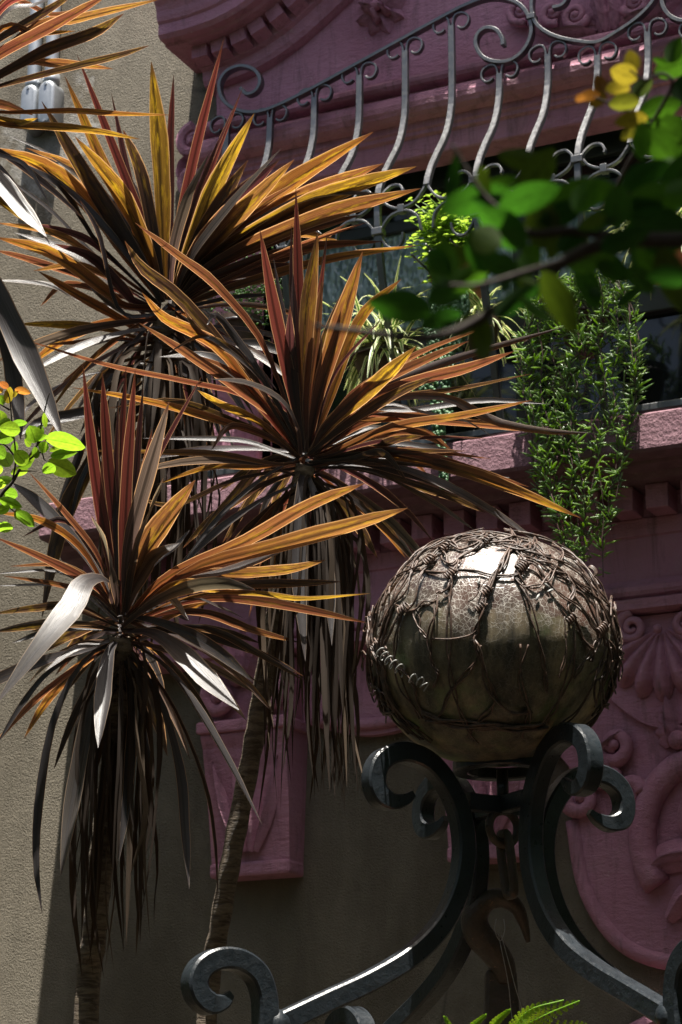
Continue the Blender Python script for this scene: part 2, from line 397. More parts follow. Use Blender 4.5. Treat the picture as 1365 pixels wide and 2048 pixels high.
# hedges added out of view, behind and beside, to block low sky light
def shade_hedge(name, x0, x1, y0, y1, h, lab):
    bm = bmesh.new(); bmesh.ops.create_cube(bm, size=1)
    for v in bm.verts: v.co = V(((x0+x1)/2+v.co.x*(x1-x0), (y0+y1)/2+v.co.y*(y1-y0), (v.co.z+.5)*h-.05))
    bmesh.ops.subdivide_edges(bm, edges=list(bm.edges), cuts=24, use_grid_fill=True)
    for v in bm.verts: v.co += V((noise.noise(v.co*1.7), noise.noise(v.co*1.7+V((9, 0, 0))), noise.noise(v.co*1.7+V((0, 9, 0)))))*.16
    m = MB(); m.bm(bm); o = m.build(name, M['shade_hedge_green'], smooth=False, origin=((x0+x1)/2, (y0+y1)/2, 0)); o['label'] = lab; o['category'] = 'shade_hedge'
shade_hedge('shade_hedge', -10.5, 6.0, -11.8, -10.9, 4.6, 'added tall dark hedgerow, unseen behind the viewer, shading the garden')
shade_hedge('shade_hedge', -11.2, -10.4, -10.8, -.4, 4.6, 'added tall dark hedgerow, unseen on the left, shading the garden')
shade_hedge('shade_hedge', 4.4, 5.2, -10.8, -.4, 4.6, 'added tall dark hedgerow, unseen on the right, shading the garden')

# ------------------------------------------------------------------ the house front
XC = -2.10                                   # middle of the window
house = empty('house', (XC, 0, 0), 'grey rendered house front with plum pink window surround and swan-neck pediment', 'house')
WX0, WX1, WZ0, WZ1 = XC-1.36, XC+1.36, 3.90, 5.06
mb = MB()
def quad_grid(mb, x0, x1, z0, z1): mb.add([(x0, 0, z0), (x1, 0, z0), (x1, 0, z1), (x0, 0, z1)], [(0, 1, 2, 3)])
XA, XB, ZT = -12.0, 8.0, 9.5
quad_grid(mb, XA, WX0, -.2, ZT); quad_grid(mb, WX1, XB, -.2, ZT); quad_grid(mb, WX0, WX1, -.2, WZ0); quad_grid(mb, WX0, WX1, WZ1, ZT)
mb.add([(XA, 0, ZT), (XB, 0, ZT), (XB, .5, ZT), (XA, .5, ZT)], [(0, 1, 2, 3)])
mb.add([(XA, 0, -.2), (XA, 0, ZT), (XA, .5, ZT), (XA, .5, -.2)], [(0, 1, 2, 3)])
mb.add([(XB, 0, -.2), (XB, 0, ZT), (XB, .5, ZT), (XB, .5, -.2)], [(3, 2, 1, 0)])
mb.build('wall', M['wall'], house)
# window reveal, frame, panes and dark room
win = mk('window', *(lambda m: (m.v, m.f))(MB().box(WX0-.02, WX1+.02, .82, .86, WZ0-.1, WZ1+.1)), M['room'], house, label='dark window with hammered glass in the upper panes')
mb = MB()
for x0, x1, z0, z1 in ((WX0-.02, WX0, WZ0-.1, WZ1+.1), (WX1, WX1+.02, WZ0-.1, WZ1+.1)): mb.box(x0, x1, .004, .82, z0, z1)
mb.box(WX0, WX1, .004, .82, WZ1, WZ1+.02); mb.box(WX0, WX1, .004, .82, WZ0-.02, WZ0)
mb.build('reveal', M['room'], win)
mb = MB(); YF0, YF1 = .07, .13
cols = [WX0, XC-.45, XC+.45, WX1]
mb.box(WX0, WX1, YF0, YF1, 4.97, 5.06, .006); mb.box(WX0, WX1, YF0+.003, YF1, WZ0, WZ0+.06, .006); mb.box(WX0, WX1, YF0-.01, YF1, 4.38, 4.47, .006)
mb.box(WX0, WX1, YF0+.006, YF1, 4.84, 4.885, .005)
for i, x in enumerate(cols):
    hw = .04; mb.box(x-hw, x+hw, YF0-.004, YF1+.004, WZ0+.06, 4.97, .006)
mb.build('frame', M['frame'], win)
for a, b in zip(cols, cols[1:]):
    x0, x1 = a+.04, b-.04
    mk('pane', *(lambda m: (m.v, m.f))(MB().box(x0, x1, .095, .10, 4.47, 4.84)), M['glass_h'], win)
    mk('pane', *(lambda m: (m.v, m.f))(MB().box(x0, x1, .095, .10, 4.885, 4.97)), M['glass_d'], win)
    mk('pane', *(lambda m: (m.v, m.f))(MB().box(x0, x1, .095, .10, WZ0+.06, 4.38)), M['glass_d'], win)

def rnd(prof_pts, n=6):
    return prof_pts
def arc_yz(cy, cz, r, a0, a1, n=7):
    return [(cy+r*math.cos(math.radians(a0+(a1-a0)*i/(n-1))), cz+r*math.sin(math.radians(a0+(a1-a0)*i/(n-1)))) for i in range(n)]
# lintel: fascia, small fillets, torus, groove, upper band
LX0, LX1 = XC-1.60, XC+1.60
prof = [(.002, 5.015), (-.095, 5.015), (-.10, 5.02), (-.10, 5.085), (-.112, 5.092), (-.112, 5.105), (-.12, 5.112), (-.12, 5.135)]
prof += arc_yz(-.125, 5.185, .05, 265, 90, 9) + [(-.11, 5.238), (-.105, 5.258)]
prof += [(-.128, 5.262)] + arc_yz(-.125, 5.285, .022, 270, 90, 6)[1:] + [(-.11, 5.315), (-.085, 5.32), (-.085, 5.33), (.002, 5.33)]
MB().extrude_x(prof, LX0, LX1).build('lintel', M['pink'], house)
# jambs beside the window with a plain pilaster face and inner bead
for sgn in (-1, 1):
    xo, xi = XC+sgn*1.56, XC+sgn*1.36
    x0, x1 = min(xo, xi), max(xo, xi)
    m = MB().box(x0, x1, -.075, .002, 3.906, 5.012, .008)
    xb = xi-sgn*.0; m.box(min(xi, xi+sgn*.05), max(xi, xi+sgn*.05), -.098, .2, 3.908, 5.011, .01)
    m.build('jamb', M['pink'], house)
# swan-neck pediment: rising path in the wall plane
PTH = [(-3.80, 5.532), (-3.72, 5.531), (-3.64, 5.534), (-3.55, 5.545), (-3.455, 5.570), (-3.36, 5.612), (-3.29, 5.655), (-3.18, 5.73), (-3.0, 5.86), (-2.78, 5.98), (-2.5, 6.05), (XC, 6.07)]
FULL = PTH + [(2*XC-x, z) for x, z in reversed(PTH[:-1])]
path = cr(FULL, 120)
def sweep_xz(prof, pth, name, mat, parent, x_lo, x_hi):
    """profile of (n, y): n along the upward normal of the path"""
    pts = [p for p in pth if x_lo <= p.x <= x_hi]
    n = len(prof); vs = []; fs = []
    for i, p in enumerate(pts):
        t = (pts[min(i+1, len(pts)-1)]-pts[max(i-1, 0)]).normalized(); nx, nz = -t.y, t.x
        for a, y in prof: vs.append((p.x+nx*a, y, p.y+nz*a))
    for i in range(len(pts)-1):
        for k in range(n): fs.append((i*n+k, i*n+(k+1) % n, (i+1)*n+(k+1) % n, (i+1)*n+k))
    fs += [tuple(range(n-1, -1, -1)), tuple((len(pts)-1)*n+k for k in range(n))]
    return mk(name, vs, fs, mat, parent)
# corona with drip edge, cyma and top fillet
cor = [(.055, .002), (.055, -.225), (.062, -.233), (.062, -.265), (.075, -.28), (.115, -.28), (.122, -.29), (.135, -.295)]
cor += [(.135+.07*math.sin(a*math.pi/10), -.295-.066*(1-math.cos(a*math.pi/10))) for a in range(1, 6)] + [(.228, -.364), (.234, .002)]
corn = sweep_xz(cor, path, 'pediment_cornice', M['pink'], house, -3.79, 2*XC+3.79)
dl = []; acc = 0; nxt = .05
for i in range(1, len(path)):
    d = (path[i]-path[i-1]).length
    while acc+d > nxt:
        u = (nxt-acc)/d; dl.append((path[i-1].lerp(path[i], u), (path[i]-path[i-1]).normalized())); nxt += .082
    acc += d
for p, t in dl:
    if not (-3.70 < p.x < 2*XC+3.70): continue
    nx, nz = -t.y, t.x; hw = .03; vs = []
    for a in (-hw, hw):
        for y in (-.125, -.186):
            for b in (-.003 if y > -.15 else .008, .058): vs.append((p.x+t.x*a+nx*b, y, p.y+t.y*a+nz*b))
    mk('dentil', vs, [(0,1,3,2),(4,6,7,5),(0,4,5,1),(2,3,7,6),(0,2,6,4),(1,5,7,3)], M['pink'], corn)
bed = [(.0535, .002), (.0535, -.13), (.02, -.135), (-.005, -.128), (-.012, -.11), (-.045, -.105), (-.06, -.095), (-.066, -.07), (-.066, .002)]
sweep_xz(bed, path, 'arch_moulding', M['pink'], house, -3.70, 2*XC+3.70)
# tympanum field
ol = [(-3.66, 5.326)] + [(p.x, p.y-.03) for p in path if -3.67 < p.x < 2*XC+3.67] + [(2*XC+3.66, 5.326)]
MB().plate(ol, .002, -.06).build('tympanum', M['pink'], house)
ol2 = [(-3.68, 5.02), (-3.66, 5.31), (LX0+.001, 5.31), (LX0+.001, 5.02)]
MB().plate(ol2, .002, -.07).build('lintel_end_block', M['pink'], house)

# --- relief ornaments
def spiral(cx, cz, r0, r1, a0, turns, n=26):
    out = []
    for i in range(n):
        u = i/(n-1); r = r0+(r1-r0)*u**.85; a = math.radians(a0)+turns*2*math.pi*u
        out.append((cx+r*math.cos(a), cz+r*math.sin(a)))
    return out
def relief_tube(mb, xz, y, rad, n=8):
    m = len(xz)
    if not hasattr(rad, '__len__'): rad = [rad*(1-.5*i/(m-1)) for i in range(m)]
    yy = y if hasattr(y, '__len__') else [y]*m
    mb.tube([(p[0], yy[i], p[1]) for i, p in enumerate(xz)], rad, n)
def fan(mb, cx, cz, y0, Rr, n, a0, a1, depth, squash=1.0, lobe=.16, nr=7):
    """fluted shell / palmette: n lobes between the angles a0 and a1 (degrees)"""
    na = n*8; vs = []; fs = []
    for i in range(na+1):
        u = i/na; a = math.radians(a0+(a1-a0)*u); ph = u*n*math.pi
        rib = abs(math.sin(ph)); out = Rr*(1-lobe+lobe*rib**.6)*(1-.12*abs(u-.5)*2)
        for j in range(nr+1):
            s = j/nr; r = out*(.1+.9*s)
            curl = math.sin(s*math.pi*.95)**.5 if s < 1 else .05
            h = depth*(.35+.65*rib)*(.35+.65*s)*max(curl, .15)
            if s == 1: h = 0
            vs.append((cx+r*math.cos(a)*squash, y0-h, cz+r*math.sin(a)))
    for i in range(na):
        for j in range(nr): fs.append((i*(nr+1)+j, i*(nr+1)+j+1, (i+1)*(nr+1)+j+1, (i+1)*(nr+1)+j))
    mb.add(vs, fs)
def lobed_leaf(mb, pts, wid, y0, depth, lobes=4, n=30):
    """acanthus leaf along pts of (x, z) with scalloped edges and a raised middle"""
    c = cr(pts, n); vs = []; fs = []; K = 7
    for i, p in enumerate(c):
        t = (c[min(i+1, n-1)]-c[max(i-1, 0)]).normalized(); nx, nz = -t.y, t.x; u = i/(n-1)
        wv = wid*math.sin(math.pi*min(1, .12+u*.92))**.6*(.72+.28*abs(math.sin(u*lobes*math.pi)))
        for k in range(K):
            s = (k/(K-1)-.5)*2; h = depth*(1-abs(s)**1.6)*(.6+.4*math.cos(s*math.pi*2.2))*(.5+.8*math.sin(u*math.pi*.9))
            if k in (0, K-1): h = -.004
            vs.append((p.x+nx*wv*s, y0-h, p.y+nz*wv*s))
    for i in range(n-1):
        for k in range(K-1): fs.append((i*K+k, i*K+k+1, (i+1)*K+k+1, (i+1)*K+k))
    mb.add(vs, fs)
# rosette flower on the tympanum
mb = MB(); rx, rz = -3.005, 5.62
for ring, (n, r0, dd, off) in enumerate(((8, .085, .045, 0), (5, .05, .07, .4))):
    for i in range(n):
        a = off+i*2*math.pi/n+.3
        lobed_leaf(mb, [(rx+.008*math.cos(a), rz+.008*math.sin(a)), (rx+r0*.55*math.cos(a), rz+r0*.55*math.sin(a)), (rx+r0*1.12*math.cos(a), rz+r0*1.12*math.sin(a))], r0*.42, -.062-ring*.02, dd*.75, 2, 12)
mb.ico((rx, -.115, rz), .022, 2); mb.build('rosette', M['pink'], house, smooth=True)
# acanthus spray in the middle of the tympanum
mb = MB(); ax, az = XC-.08, 5.345
for sg in (-1, 1):
    sp = cr([(ax+sg*.02, az), (ax+sg*.06, az+.10), (ax+sg*.10, az+.17)], 8)
    lobed_leaf(mb, [(ax+sg*.015, az), (ax+sg*.03, az+.12), (ax+sg*.05, az+.25)], .035, -.062, .05, 5)
    lobed_leaf(mb, [(ax+sg*.04, az+.005), (ax+sg*.10, az+.02), (ax+sg*.20, az+.03), (ax+sg*.28, az+.10)], .032, -.062, .05, 4)
    for c, r, a0, tn in (((ax+sg*.105, az+.075), .05, 200, 1.6), ((ax+sg*.185, az+.105), .045, 250, 1.3), ((ax+sg*.30, az+.14), .05, 250, 1.4)):
        pts = spiral(c[0], c[1], r, .008, a0, tn)
        if sg < 0: pts = [(2*c[0]-x, z) for x, z in pts]
        relief_tube(mb, pts, -.085, .016)
        mb.ico((c[0], -.09, c[1]), .016, 1)
mb.build('acanthus_spray', M['pink'], house, smooth=True)
# scrolled brackets on the outer side of the jambs
for sg in (-1, 1):
    bx = XC+sg*1.665; mb = MB()
    for cz, r, tn, s2 in ((5.29, .06, 1.5, 1), (5.14, .05, 1.4, -1)):
        pts = spiral(bx, cz, r, .01, 90 if s2 > 0 else 270, 1.4)
        if sg*s2 > 0: pts = [(2*bx-x, z) for x, z in pts]
        relief_tube(mb, pts, -.045, .024); mb.ico((bx, -.05, cz), .022, 1)
    lobed_leaf(mb, [(bx+sg*.02, 5.12), (bx-sg*.01, 5.0), (bx+sg*.005, 4.86)], .06, -.006, .05, 4)
    lobed_leaf(mb, [(bx, 5.25), (bx+sg*.05, 5.2), (bx+sg*.03, 5.08)], .04, -.02, .04, 3)
    mb.plate([(bx-.06, 4.9), (bx+.06, 4.9), (bx+.06, 5.36), (bx-.06, 5.36)], .002, -.015)
    mb.build('scroll_bracket', M['pink'], house, smooth=False)
# window ledge, its dentils, frieze and shelf moulding
SX0, SX1 = XC-2.07, XC+2.07
prof = [(.002, 3.885), (-.315, 3.902), (-.33, 3.893), (-.332, 3.785), (-.322, 3.775), (-.25, 3.775), (-.245, 3.765), (-.20, 3.755), (-.19, 3.735), (.002, 3.735)]
sill = MB().extrude_x(prof, SX0, SX1).build('window_ledge', M['pink_rough'], house)
x = SX0+.1
dm = None
while x < SX1-.1:
    if dm is None:
        dm = MB().box(x-.036, x+.036, -.15, -.048, 3.655, 3.733, .004).build('dentil', M['pink'], sill)
    else:
        o = dm.copy(); COL.objects.link(o); o.location.x = x-WO[sill].x
    x += .112
FX0, FX1 = XC-1.92, XC+1.92
prof = [(.002, 3.733), (-.05, 3.733), (-.05, 3.66), (-.06, 3.652), (-.06, 3.60), (-.052, 3.595), (-.052, 3.46), (-.062, 3.45), (-.075, 3.44)]
prof += arc_yz(-.085, 3.415, .022, 80, 260, 6) + [(-.095, 3.39), (-.118, 3.383), (-.118, 3.352), (-.10, 3.345), (.002, 3.345)]
MB().extrude_x(prof, FX0, FX1).build('frieze', M['pink'], house)
# consoles (corbels) under the frieze
def corbel(cx, label):
    m = MB(); hw = .155
    n = 14; prof = []
    for i in range(n+1):
        u = i/n; z = 3.07-u*.43
        y = -.155+.02*math.sin(u*math.pi)+.06*u*u
        prof.append((y, z))
    prof = [(.002, 3.10), (-.16, 3.10), (-.165, 3.075)]+prof[1:]+[(-.085, 2.635), (.002, 2.63)]
    vs = []; fs = []; k = len(prof)
    for sx in (-1, 1):
        for y, z in prof: vs.append((cx+sx*hw*(1-.10*(3.1-z)/.46), y, z))
    fs = [(i, (i+1) % k, k+(i+1) % k, k+i) for i in range(k)]+[tuple(range(k-1, -1, -1)), tuple(range(k, 2*k))]
    m.add(vs, fs)
    m.box(cx-hw-.012, cx+hw+.012, -.178, .002, 3.085, 3.125, .008)
    m.box(cx-hw*.93, cx+hw*.93, -.112, .002, 2.625, 2.672, .01)
    root = m.build('corbel', M['pink'], house, label=label)
    m = MB()
    for a in (-.10, -.035, .035, .10):
        lobed_leaf(m, [(cx+a*.3, 2.70), (cx+a*.8, 2.84), (cx+a*1.2, 3.0)], .024, -.124, .032, 1)
    m.build('leaf_relief', M['pink'], root, smooth=True)
    m = MB()
    for sg in (-1, 1):
        pts = spiral(cx+sg*.085, 3.20, .06, .008, 90, 1.6)
        if sg > 0: pts = [(2*(cx+sg*.085)-x, z) for x, z in pts]
        relief_tube(m, pts, -.165, .026); m.ico((cx+sg*.085, -.175, 3.20), .02, 1)
    m.box(cx-.15, cx+.15, -.14, .002, 3.115, 3.342, .02)
    m.build('volute', M['pink'], root, smooth=True)
    m = MB()
    for a in (-38, -19, 0, 19, 38):
        r = math.radians(a)
        lobed_leaf(m, [(cx+.03*math.sin(r), 3.24), (cx+.10*math.sin(r), 3.31), (cx+.19*math.sin(r), 3.42-.03*abs(a)/38)], .036, -.15, .055, 4)
    m.build('acanthus_leaf', M['pink'], root, smooth=True)
corbel(-3.47, 'plum scrolled corbel with acanthus leaf behind the leaning trunk')
corbel(-2.64, 'plum scrolled corbel behind the iron scrolls under the globe')
corbel(-1.30, 'plum scrolled corbel right of the shell ornament'); corbel(-.47, 'plum scrolled corbel at the right end of the frieze')
# apron panels hanging between the corbels
for sg in (-1, 1):
    c = XC-.955 if sg < 0 else -.885
    ol = [(c-.27, 3.35), (c-.27, 3.12)]+[(c-.24+.48*i/12, 3.115-.055*math.sin(math.pi*i/12)) for i in range(13)]+[(c+.27, 3.12), (c+.27, 3.35)]
    MB().plate(ol, .002, -.035).build('apron_panel', M['pink'], house)
    m = MB(); rim = [(c-.22+.44*i/24, 3.13-.035*math.sin(math.pi*i/24)) for i in range(25)]
    relief_tube(m, rim, -.04, [.02]*25); m.build('apron_rim', M['pink'], house, smooth=True)
# big cartouche under the middle of the ledge
cx, cz = XC+.13, 2.72
ol = [(XC-.36, 3.35), (XC-.36, 2.98), (XC-.30, 2.90), (XC-.295, 2.735), (XC-.265, 2.54), (XC-.19, 2.40), (XC-.09, 2.325), (XC+.06, 2.29)]
ol = ol+[(2*cx-x, z) for x, z in reversed(ol)]
cart = MB().plate(ol, .002, -.045).build('cartouche', M['pink'], house)
m = MB()
edge = cr([(x, z) for x, z in ol[3:13]], 60); relief_tube(m, [(p.x, p.y) for p in edge], -.034, [.026]*60); m.build('raised_rim', M['pink'], cart, smooth=True)
m = MB()      # big ring
rg = [(cx+.20*math.cos(a*math.pi/24-.4), 2.66+.23*math.sin(a*math.pi/24-.4)) for a in range(33)]
relief_tube(m, rg, [-.058]*33, [.042]*33, 10); m.build('ring', M['pink'], cart, smooth=True)
m = MB()      # curled ribbon ends and drapery
lobed_leaf(m, [(cx-.20, 2.545), (cx-.13, 2.60), (cx-.02, 2.60), (cx+.06, 2.54)], .05, -.06, .04, 1)
lobed_leaf(m, [(cx-.13, 2.42), (cx-.06, 2.49), (cx+.03, 2.47), (cx+.08, 2.40)], .045, -.06, .05, 1)
lobed_leaf(m, [(cx+.02, 2.60), (cx-.02, 2.72), (cx+.02, 2.84)], .07, -.07, .05, 1)
m.build('ribbon', M['pink'], cart, smooth=True)
m = MB()      # curls on the upper left
for x, z, r, a0, tn in ((XC-.255, 2.80, .055, 180, .9), (XC-.145, 2.95, .06, 200, 1.2), (XC-.16, 2.86, .04, 90, 1.1), (XC-.10, 2.80, .04, 0, 1.1)):
    relief_tube(m, spiral(x, z, r, .012, a0, tn), -.07, .026); m.ico((x, -.075, z), .022, 1)
m.ico((XC-.305, -.07, 2.785), .028, 2); m.ico((XC+.06, -.085, 2.945), .03, 2)
lobed_leaf(m, [(XC+.03, 2.93), (XC+.03, 3.0), (XC+.03, 3.09)], .055, -.05, .06, 4)
lobed_leaf(m, [(XC-.21, 2.82), (XC-.20, 2.92), (XC-.12, 2.99)], .035, -.05, .05, 3)
m.build('curled_leaves', M['pink'], cart, smooth=True)
m = MB()      # shell / palmette with two volutes and half-round pendant
pxx = XC+.02
m.plate([(pxx-.23+.46*i/20, 3.16-.17*math.sin(math.pi*i/20)) for i in range(21)]+[(pxx+.23, 3.34), (pxx-.23, 3.34)], -.04, -.07)
m.build('pendant', M['pink'], cart)
m = MB(); fan(m, pxx, 3.30, -.075, .235, 7, 205, 335, .07, 1.05, .2)
for sg in (-1, 1):
    pts = spiral(pxx+sg*.085, 3.30, .05, .008, 90, 1.7)
    if sg > 0: pts = [(2*(pxx+sg*.085)-x, z) for x, z in pts]
    relief_tube(m, pts, -.10, .017)
m.ico((pxx, -.11, 3.285), .016, 1); m.build('shell', M['pink'], cart, smooth=True)
# lower window hood just below the frame
hood = MB(); hp = [(XC-.30+.9*i/30, 2.0+.17*math.sin(math.pi*i/30)) for i in range(31)]
relief_tube(hood, hp, -.05, [.03]*31); relief_tube(hood, [(x, z-.07) for x, z in hp], -.04, [.022]*31)
hood.plate([(x, z) for x, z in hp]+[(hp[-1][0], 1.8), (hp[0][0], 1.8)], .002, -.03); hood.build('lower_hood', M['pink'], house, smooth=False)

# ------------------------------------------------------------------ galvanised conduits
def conduit(px, lab):
    x = Wp(px, 173, -.045).x; r = .026
    root = empty('conduit_pipe', (x, -.04, 5.45), lab, 'pipe', 'galvanised pipes on the grey wall')
    MB().tube([(x, -.04, 9.3), (x, -.04, 5.70), (x, -.04, 5.66)], r, 14).build('pipe', M['galv'], root, smooth=True)
    m = MB(); m.tube([(x, -.04, 5.70), (x, -.04, 5.655)], r*1.25, 14); m.build('collar', M['galv'], root, smooth=True)
    # elbow body with rounded ends and a cover plate
    ol = [(x+.036*math.cos(a*math.pi/8), 5.63+.036*math.sin(a*math.pi/8)) for a in range(9)]+[(x+.036*math.cos(a*math.pi/8), 5.515+.036*math.sin(a*math.pi/8)) for a in range(8, 17)]
    bm = bmesh.new(); f = bm.faces.new([bm.verts.new((q[0], -.002, q[1])) for q in ol])
    e = bmesh.ops.extrude_face_region(bm, geom=[f]); bmesh.ops.translate(bm, verts=[v for v in e['geom'] if isinstance(v, bmesh.types.BMVert)], vec=(0, -.075, 0))
    bmesh.ops.recalc_face_normals(bm, faces=bm.faces)
    fr = [ed for ed in bm.edges if all(v.co.y < -.05 for v in ed.verts)]
    bmesh.ops.bevel(bm, geom=fr, offset=.014, segments=3, affect='EDGES', profile=.5)
    m = MB(); m.bm(bm); m.build('elbow', M['galv'], root, smooth=True)
    m = MB()
    for zz in (5.648, 5.497): m.tube([(x, -.076, zz), (x, -.081, zz)], .006, 8)
    m.build('screw', M['galv'], root)
conduit(66, 'left galvanised pipe ending in a rounded elbow on pale cement patch')
conduit(101, 'right galvanised pipe ending in a rounded elbow, nearer the pink cornice')
# ------------------------------------------------------------------ wrought-iron window grille with a belly
gr = empty('window_grille', (XC, -.25, 3.95), 'black wrought-iron belly window grille with scrolled top rail and curved bars', 'grille')
GI = M['grille_iron']; YT = -.205
BEL = [(3.90, -.262), (3.95, -.262), (4.2, -.33), (4.45, -.40), (4.6, -.43), (4.72, -.432), (4.80, -.40), (4.88, -.345), (4.98, -.27), (5.08, -.225), (5.2, -.208), (5.6, YT)]
def by(z):
    return lerp_tab(BEL, z)
BY = cr([(z, y, 0) for z, y in BEL], 120)
def by(z):
    for a, b in zip(BY, BY[1:]):
        if a.x <= z <= b.x: return a.y+(b.y-a.y)*(z-a.x)/max(1e-9, b.x-a.x)
    return BY[-1].y if z > 5 else BY[0].y
GC = -2.171+.0; DX = .1708
# top rail, left half traced from the photograph on the plane of the grille top, right half mirrored
def mir(pts): return [(2*GC-x, z) for x, z in pts]
def px2(lst): return [(Wp(a, b, YT).x, Wp(a, b, YT).z) for a, b in lst]
rail_l = px2([(484, 178), (497, 190), (515, 183), (523, 163), (512, 142), (485, 134), (456, 145), (441, 172), (450, 203), (478, 222), (515, 226), (560, 212), (640, 172), (720, 128), (800, 84), (880, 40), (930, 14), (975, -2), (1015, 0), (1045, 14), (1062, 42), (1064, 72), (1050, 102), (1025, 122), (995, 126), (968, 116), (954, 92), (958, 70), (975, 58), (995, 62), (1006, 78), (1008, 92)])
def flat_bar(xz, name, parent, wy=.014, wt=.0045, n=90, y=None, taper=None):
    c = cr(xz, n); rad = [1.0]*n
    if taper:
        for i in range(n):
            u = min(i, n-1-i)/(n-1)
            rad[i] = 1.0
    pts = [(p.x, y if y is not None else by(p.y), p.y) for p in c]
    m = MB(); m.tube(pts, rad, sq=(wy, wt), up=(0, 1, 0))
    return m.build(name, GI, parent)
flat_bar(rail_l, 'top_rail', gr, .014, .0065, 150, YT)
flat_bar(mir(rail_l), 'top_rail', gr, .014, .0065, 150, YT)
mid = px2([(1108, 18), (1124, 14), (1134, 4), (1139, -18), (1128, -45), (1100, -52), (1075, -30), (1066, 5), (1069, 38), (1085, 60), (1115, 76), (1155, 85), (1197, 87)])
mid = mid+list(reversed(mir(mid)))[1:]
flat_bar(mid, 'top_rail', gr, .014, .006, 150, YT-.002)
for sg in (0, 1):
    x, z = px2([(1065, 36)])[0]; x = x if sg == 0 else 2*GC-x
    MB().box(x-.014, x+.014, YT-.019, YT+.019, z-.010, z+.010, .002).build('collar', GI, gr)
# heights of the bar tops along the rails
def rail_z(x):
    xx = x if x <= GC else 2*GC-x
    zz = 5.23
    if xx < -2.60:
        zz = lerp_tab([(-3.60, 5.29), (-3.50, 5.272), (-3.42, 5.262), (-3.335, 5.275), (-3.066, 5.342), (-2.877, 5.402), (-2.691, 5.462), (-2.6, 5.48)], xx)
    elif xx < -2.43: zz = 5.243
    elif xx < -2.25: zz = 5.275
    return zz
NB = 8
for i in range(-NB, NB+1):
    x = GC+i*DX; long = (i % 2 == 0)
    zt = rail_z(x)-.004
    ztop = zt-.045
    zlow = 3.93 if long else 4.735
    n = 46 if long else 26
    zs = [ztop+(zlow-ztop)*k/(n-1) for k in range(n)]
    m = MB(); m.tube([(x, by(z), z) for z in zs], [1]*n, sq=(.0105, .0105), up=(1, 0, 0))
    bar = m.build('bar', GI, gr)
    # the split top with two small curls
    for sg in (-1, 1):
        c = x+sg*.038
        pts = [(x+sg*.006, ztop-.03), (x+sg*.007, ztop+.012), (x+sg*.016, ztop+.036), (x+sg*.038, ztop+.041), (x+sg*.060, ztop+.028), (x+sg*.064, ztop+.004), (x+sg*.052, ztop-.015), (x+sg*.034, ztop-.016), (x+sg*.024, ztop-.008)]
        q = cr(pts, 22); m = MB(); m.tube([(p.x, YT, p.y) for p in q], [1]*22, sq=(.009, .0032), up=(0, 1, 0)); m.build('curl', GI, bar)
    if long:
        for zc in (4.715, 4.605):
            yy = by(zc); MB().box(x-.019, x+.019, yy-.018, yy+.018, zc-.013, zc+.013, .003).build('collar', GI, bar)
        for sg in (-1, 1):
            # upper horn, and the lower ring
            for pts in ([(x+sg*.008, 4.70), (x+sg*.018, 4.735), (x+sg*.043, 4.762), (x+sg*.073, 4.758), (x+sg*.088, 4.735), (x+sg*.086, 4.722)],
                        [(x+sg*.150, 4.585), (x+sg*.142, 4.63), (x+sg*.115, 4.655), (x+sg*.085, 4.66), (x+sg*.045, 4.65), (x+sg*.014, 4.612), (x+sg*.012, 4.58), (x+sg*.035, 4.548), (x+sg*.066, 4.545), (x+sg*.084, 4.565), (x+sg*.087, 4.59)]):
                q = cr(pts, 30); m = MB(); m.tube([(p.x, by(p.y)-.001, p.y) for p in q], [1]*30, sq=(.008, .0036), up=(0, 1, 0)); m.build('scroll', GI, bar)
            zc = 4.667; yy = by(zc); xm = x+sg*.085
            if (sg < 0 or i == NB) or True:
                MB().box(xm-.011, xm+.011, yy-.013, yy+.013, zc-.014, zc+.014, .002).build('collar', GI, bar)
    else:
        for sg in (-1, 1):
            pts = [(x+sg*.004, 4.745), (x+sg*.010, 4.725), (x+sg*.035, 4.690), (x+sg*.065, 4.675), (x+sg*.10, 4.673), (x+sg*.135, 4.69), (x+sg*.152, 4.712)]
            q = cr(pts, 24); m = MB(); m.tube([(p.x, by(p.y)+.001, p.y) for p in q], [1]*24, sq=(.008, .0036), up=(0, 1, 0)); m.build('fork', GI, bar)
for z, lab in ((3.935, 'bottom_rail'),):
    MB().box(GC-NB*DX-.03, GC+NB*DX+.03, -.275, -.249, z-.012, z+.012, .003).build(lab, GI, gr)
# feet of the bottom rail and wall ties
for i in range(-NB, NB+1, 4):
    x = GC+i*DX; MB().box(x-.012, x+.012, -.274, -.25, 3.895, 3.924, .002).build('foot', GI, gr)
for i in (-NB, NB):
    x = GC+i*DX
    for z in (4.2, 5.16): MB().tube([(x, by(z), z), (x, -.02, z)], 1, sq=(.008, .008), up=(0, 0, 1)).build('wall_tie', GI, gr)
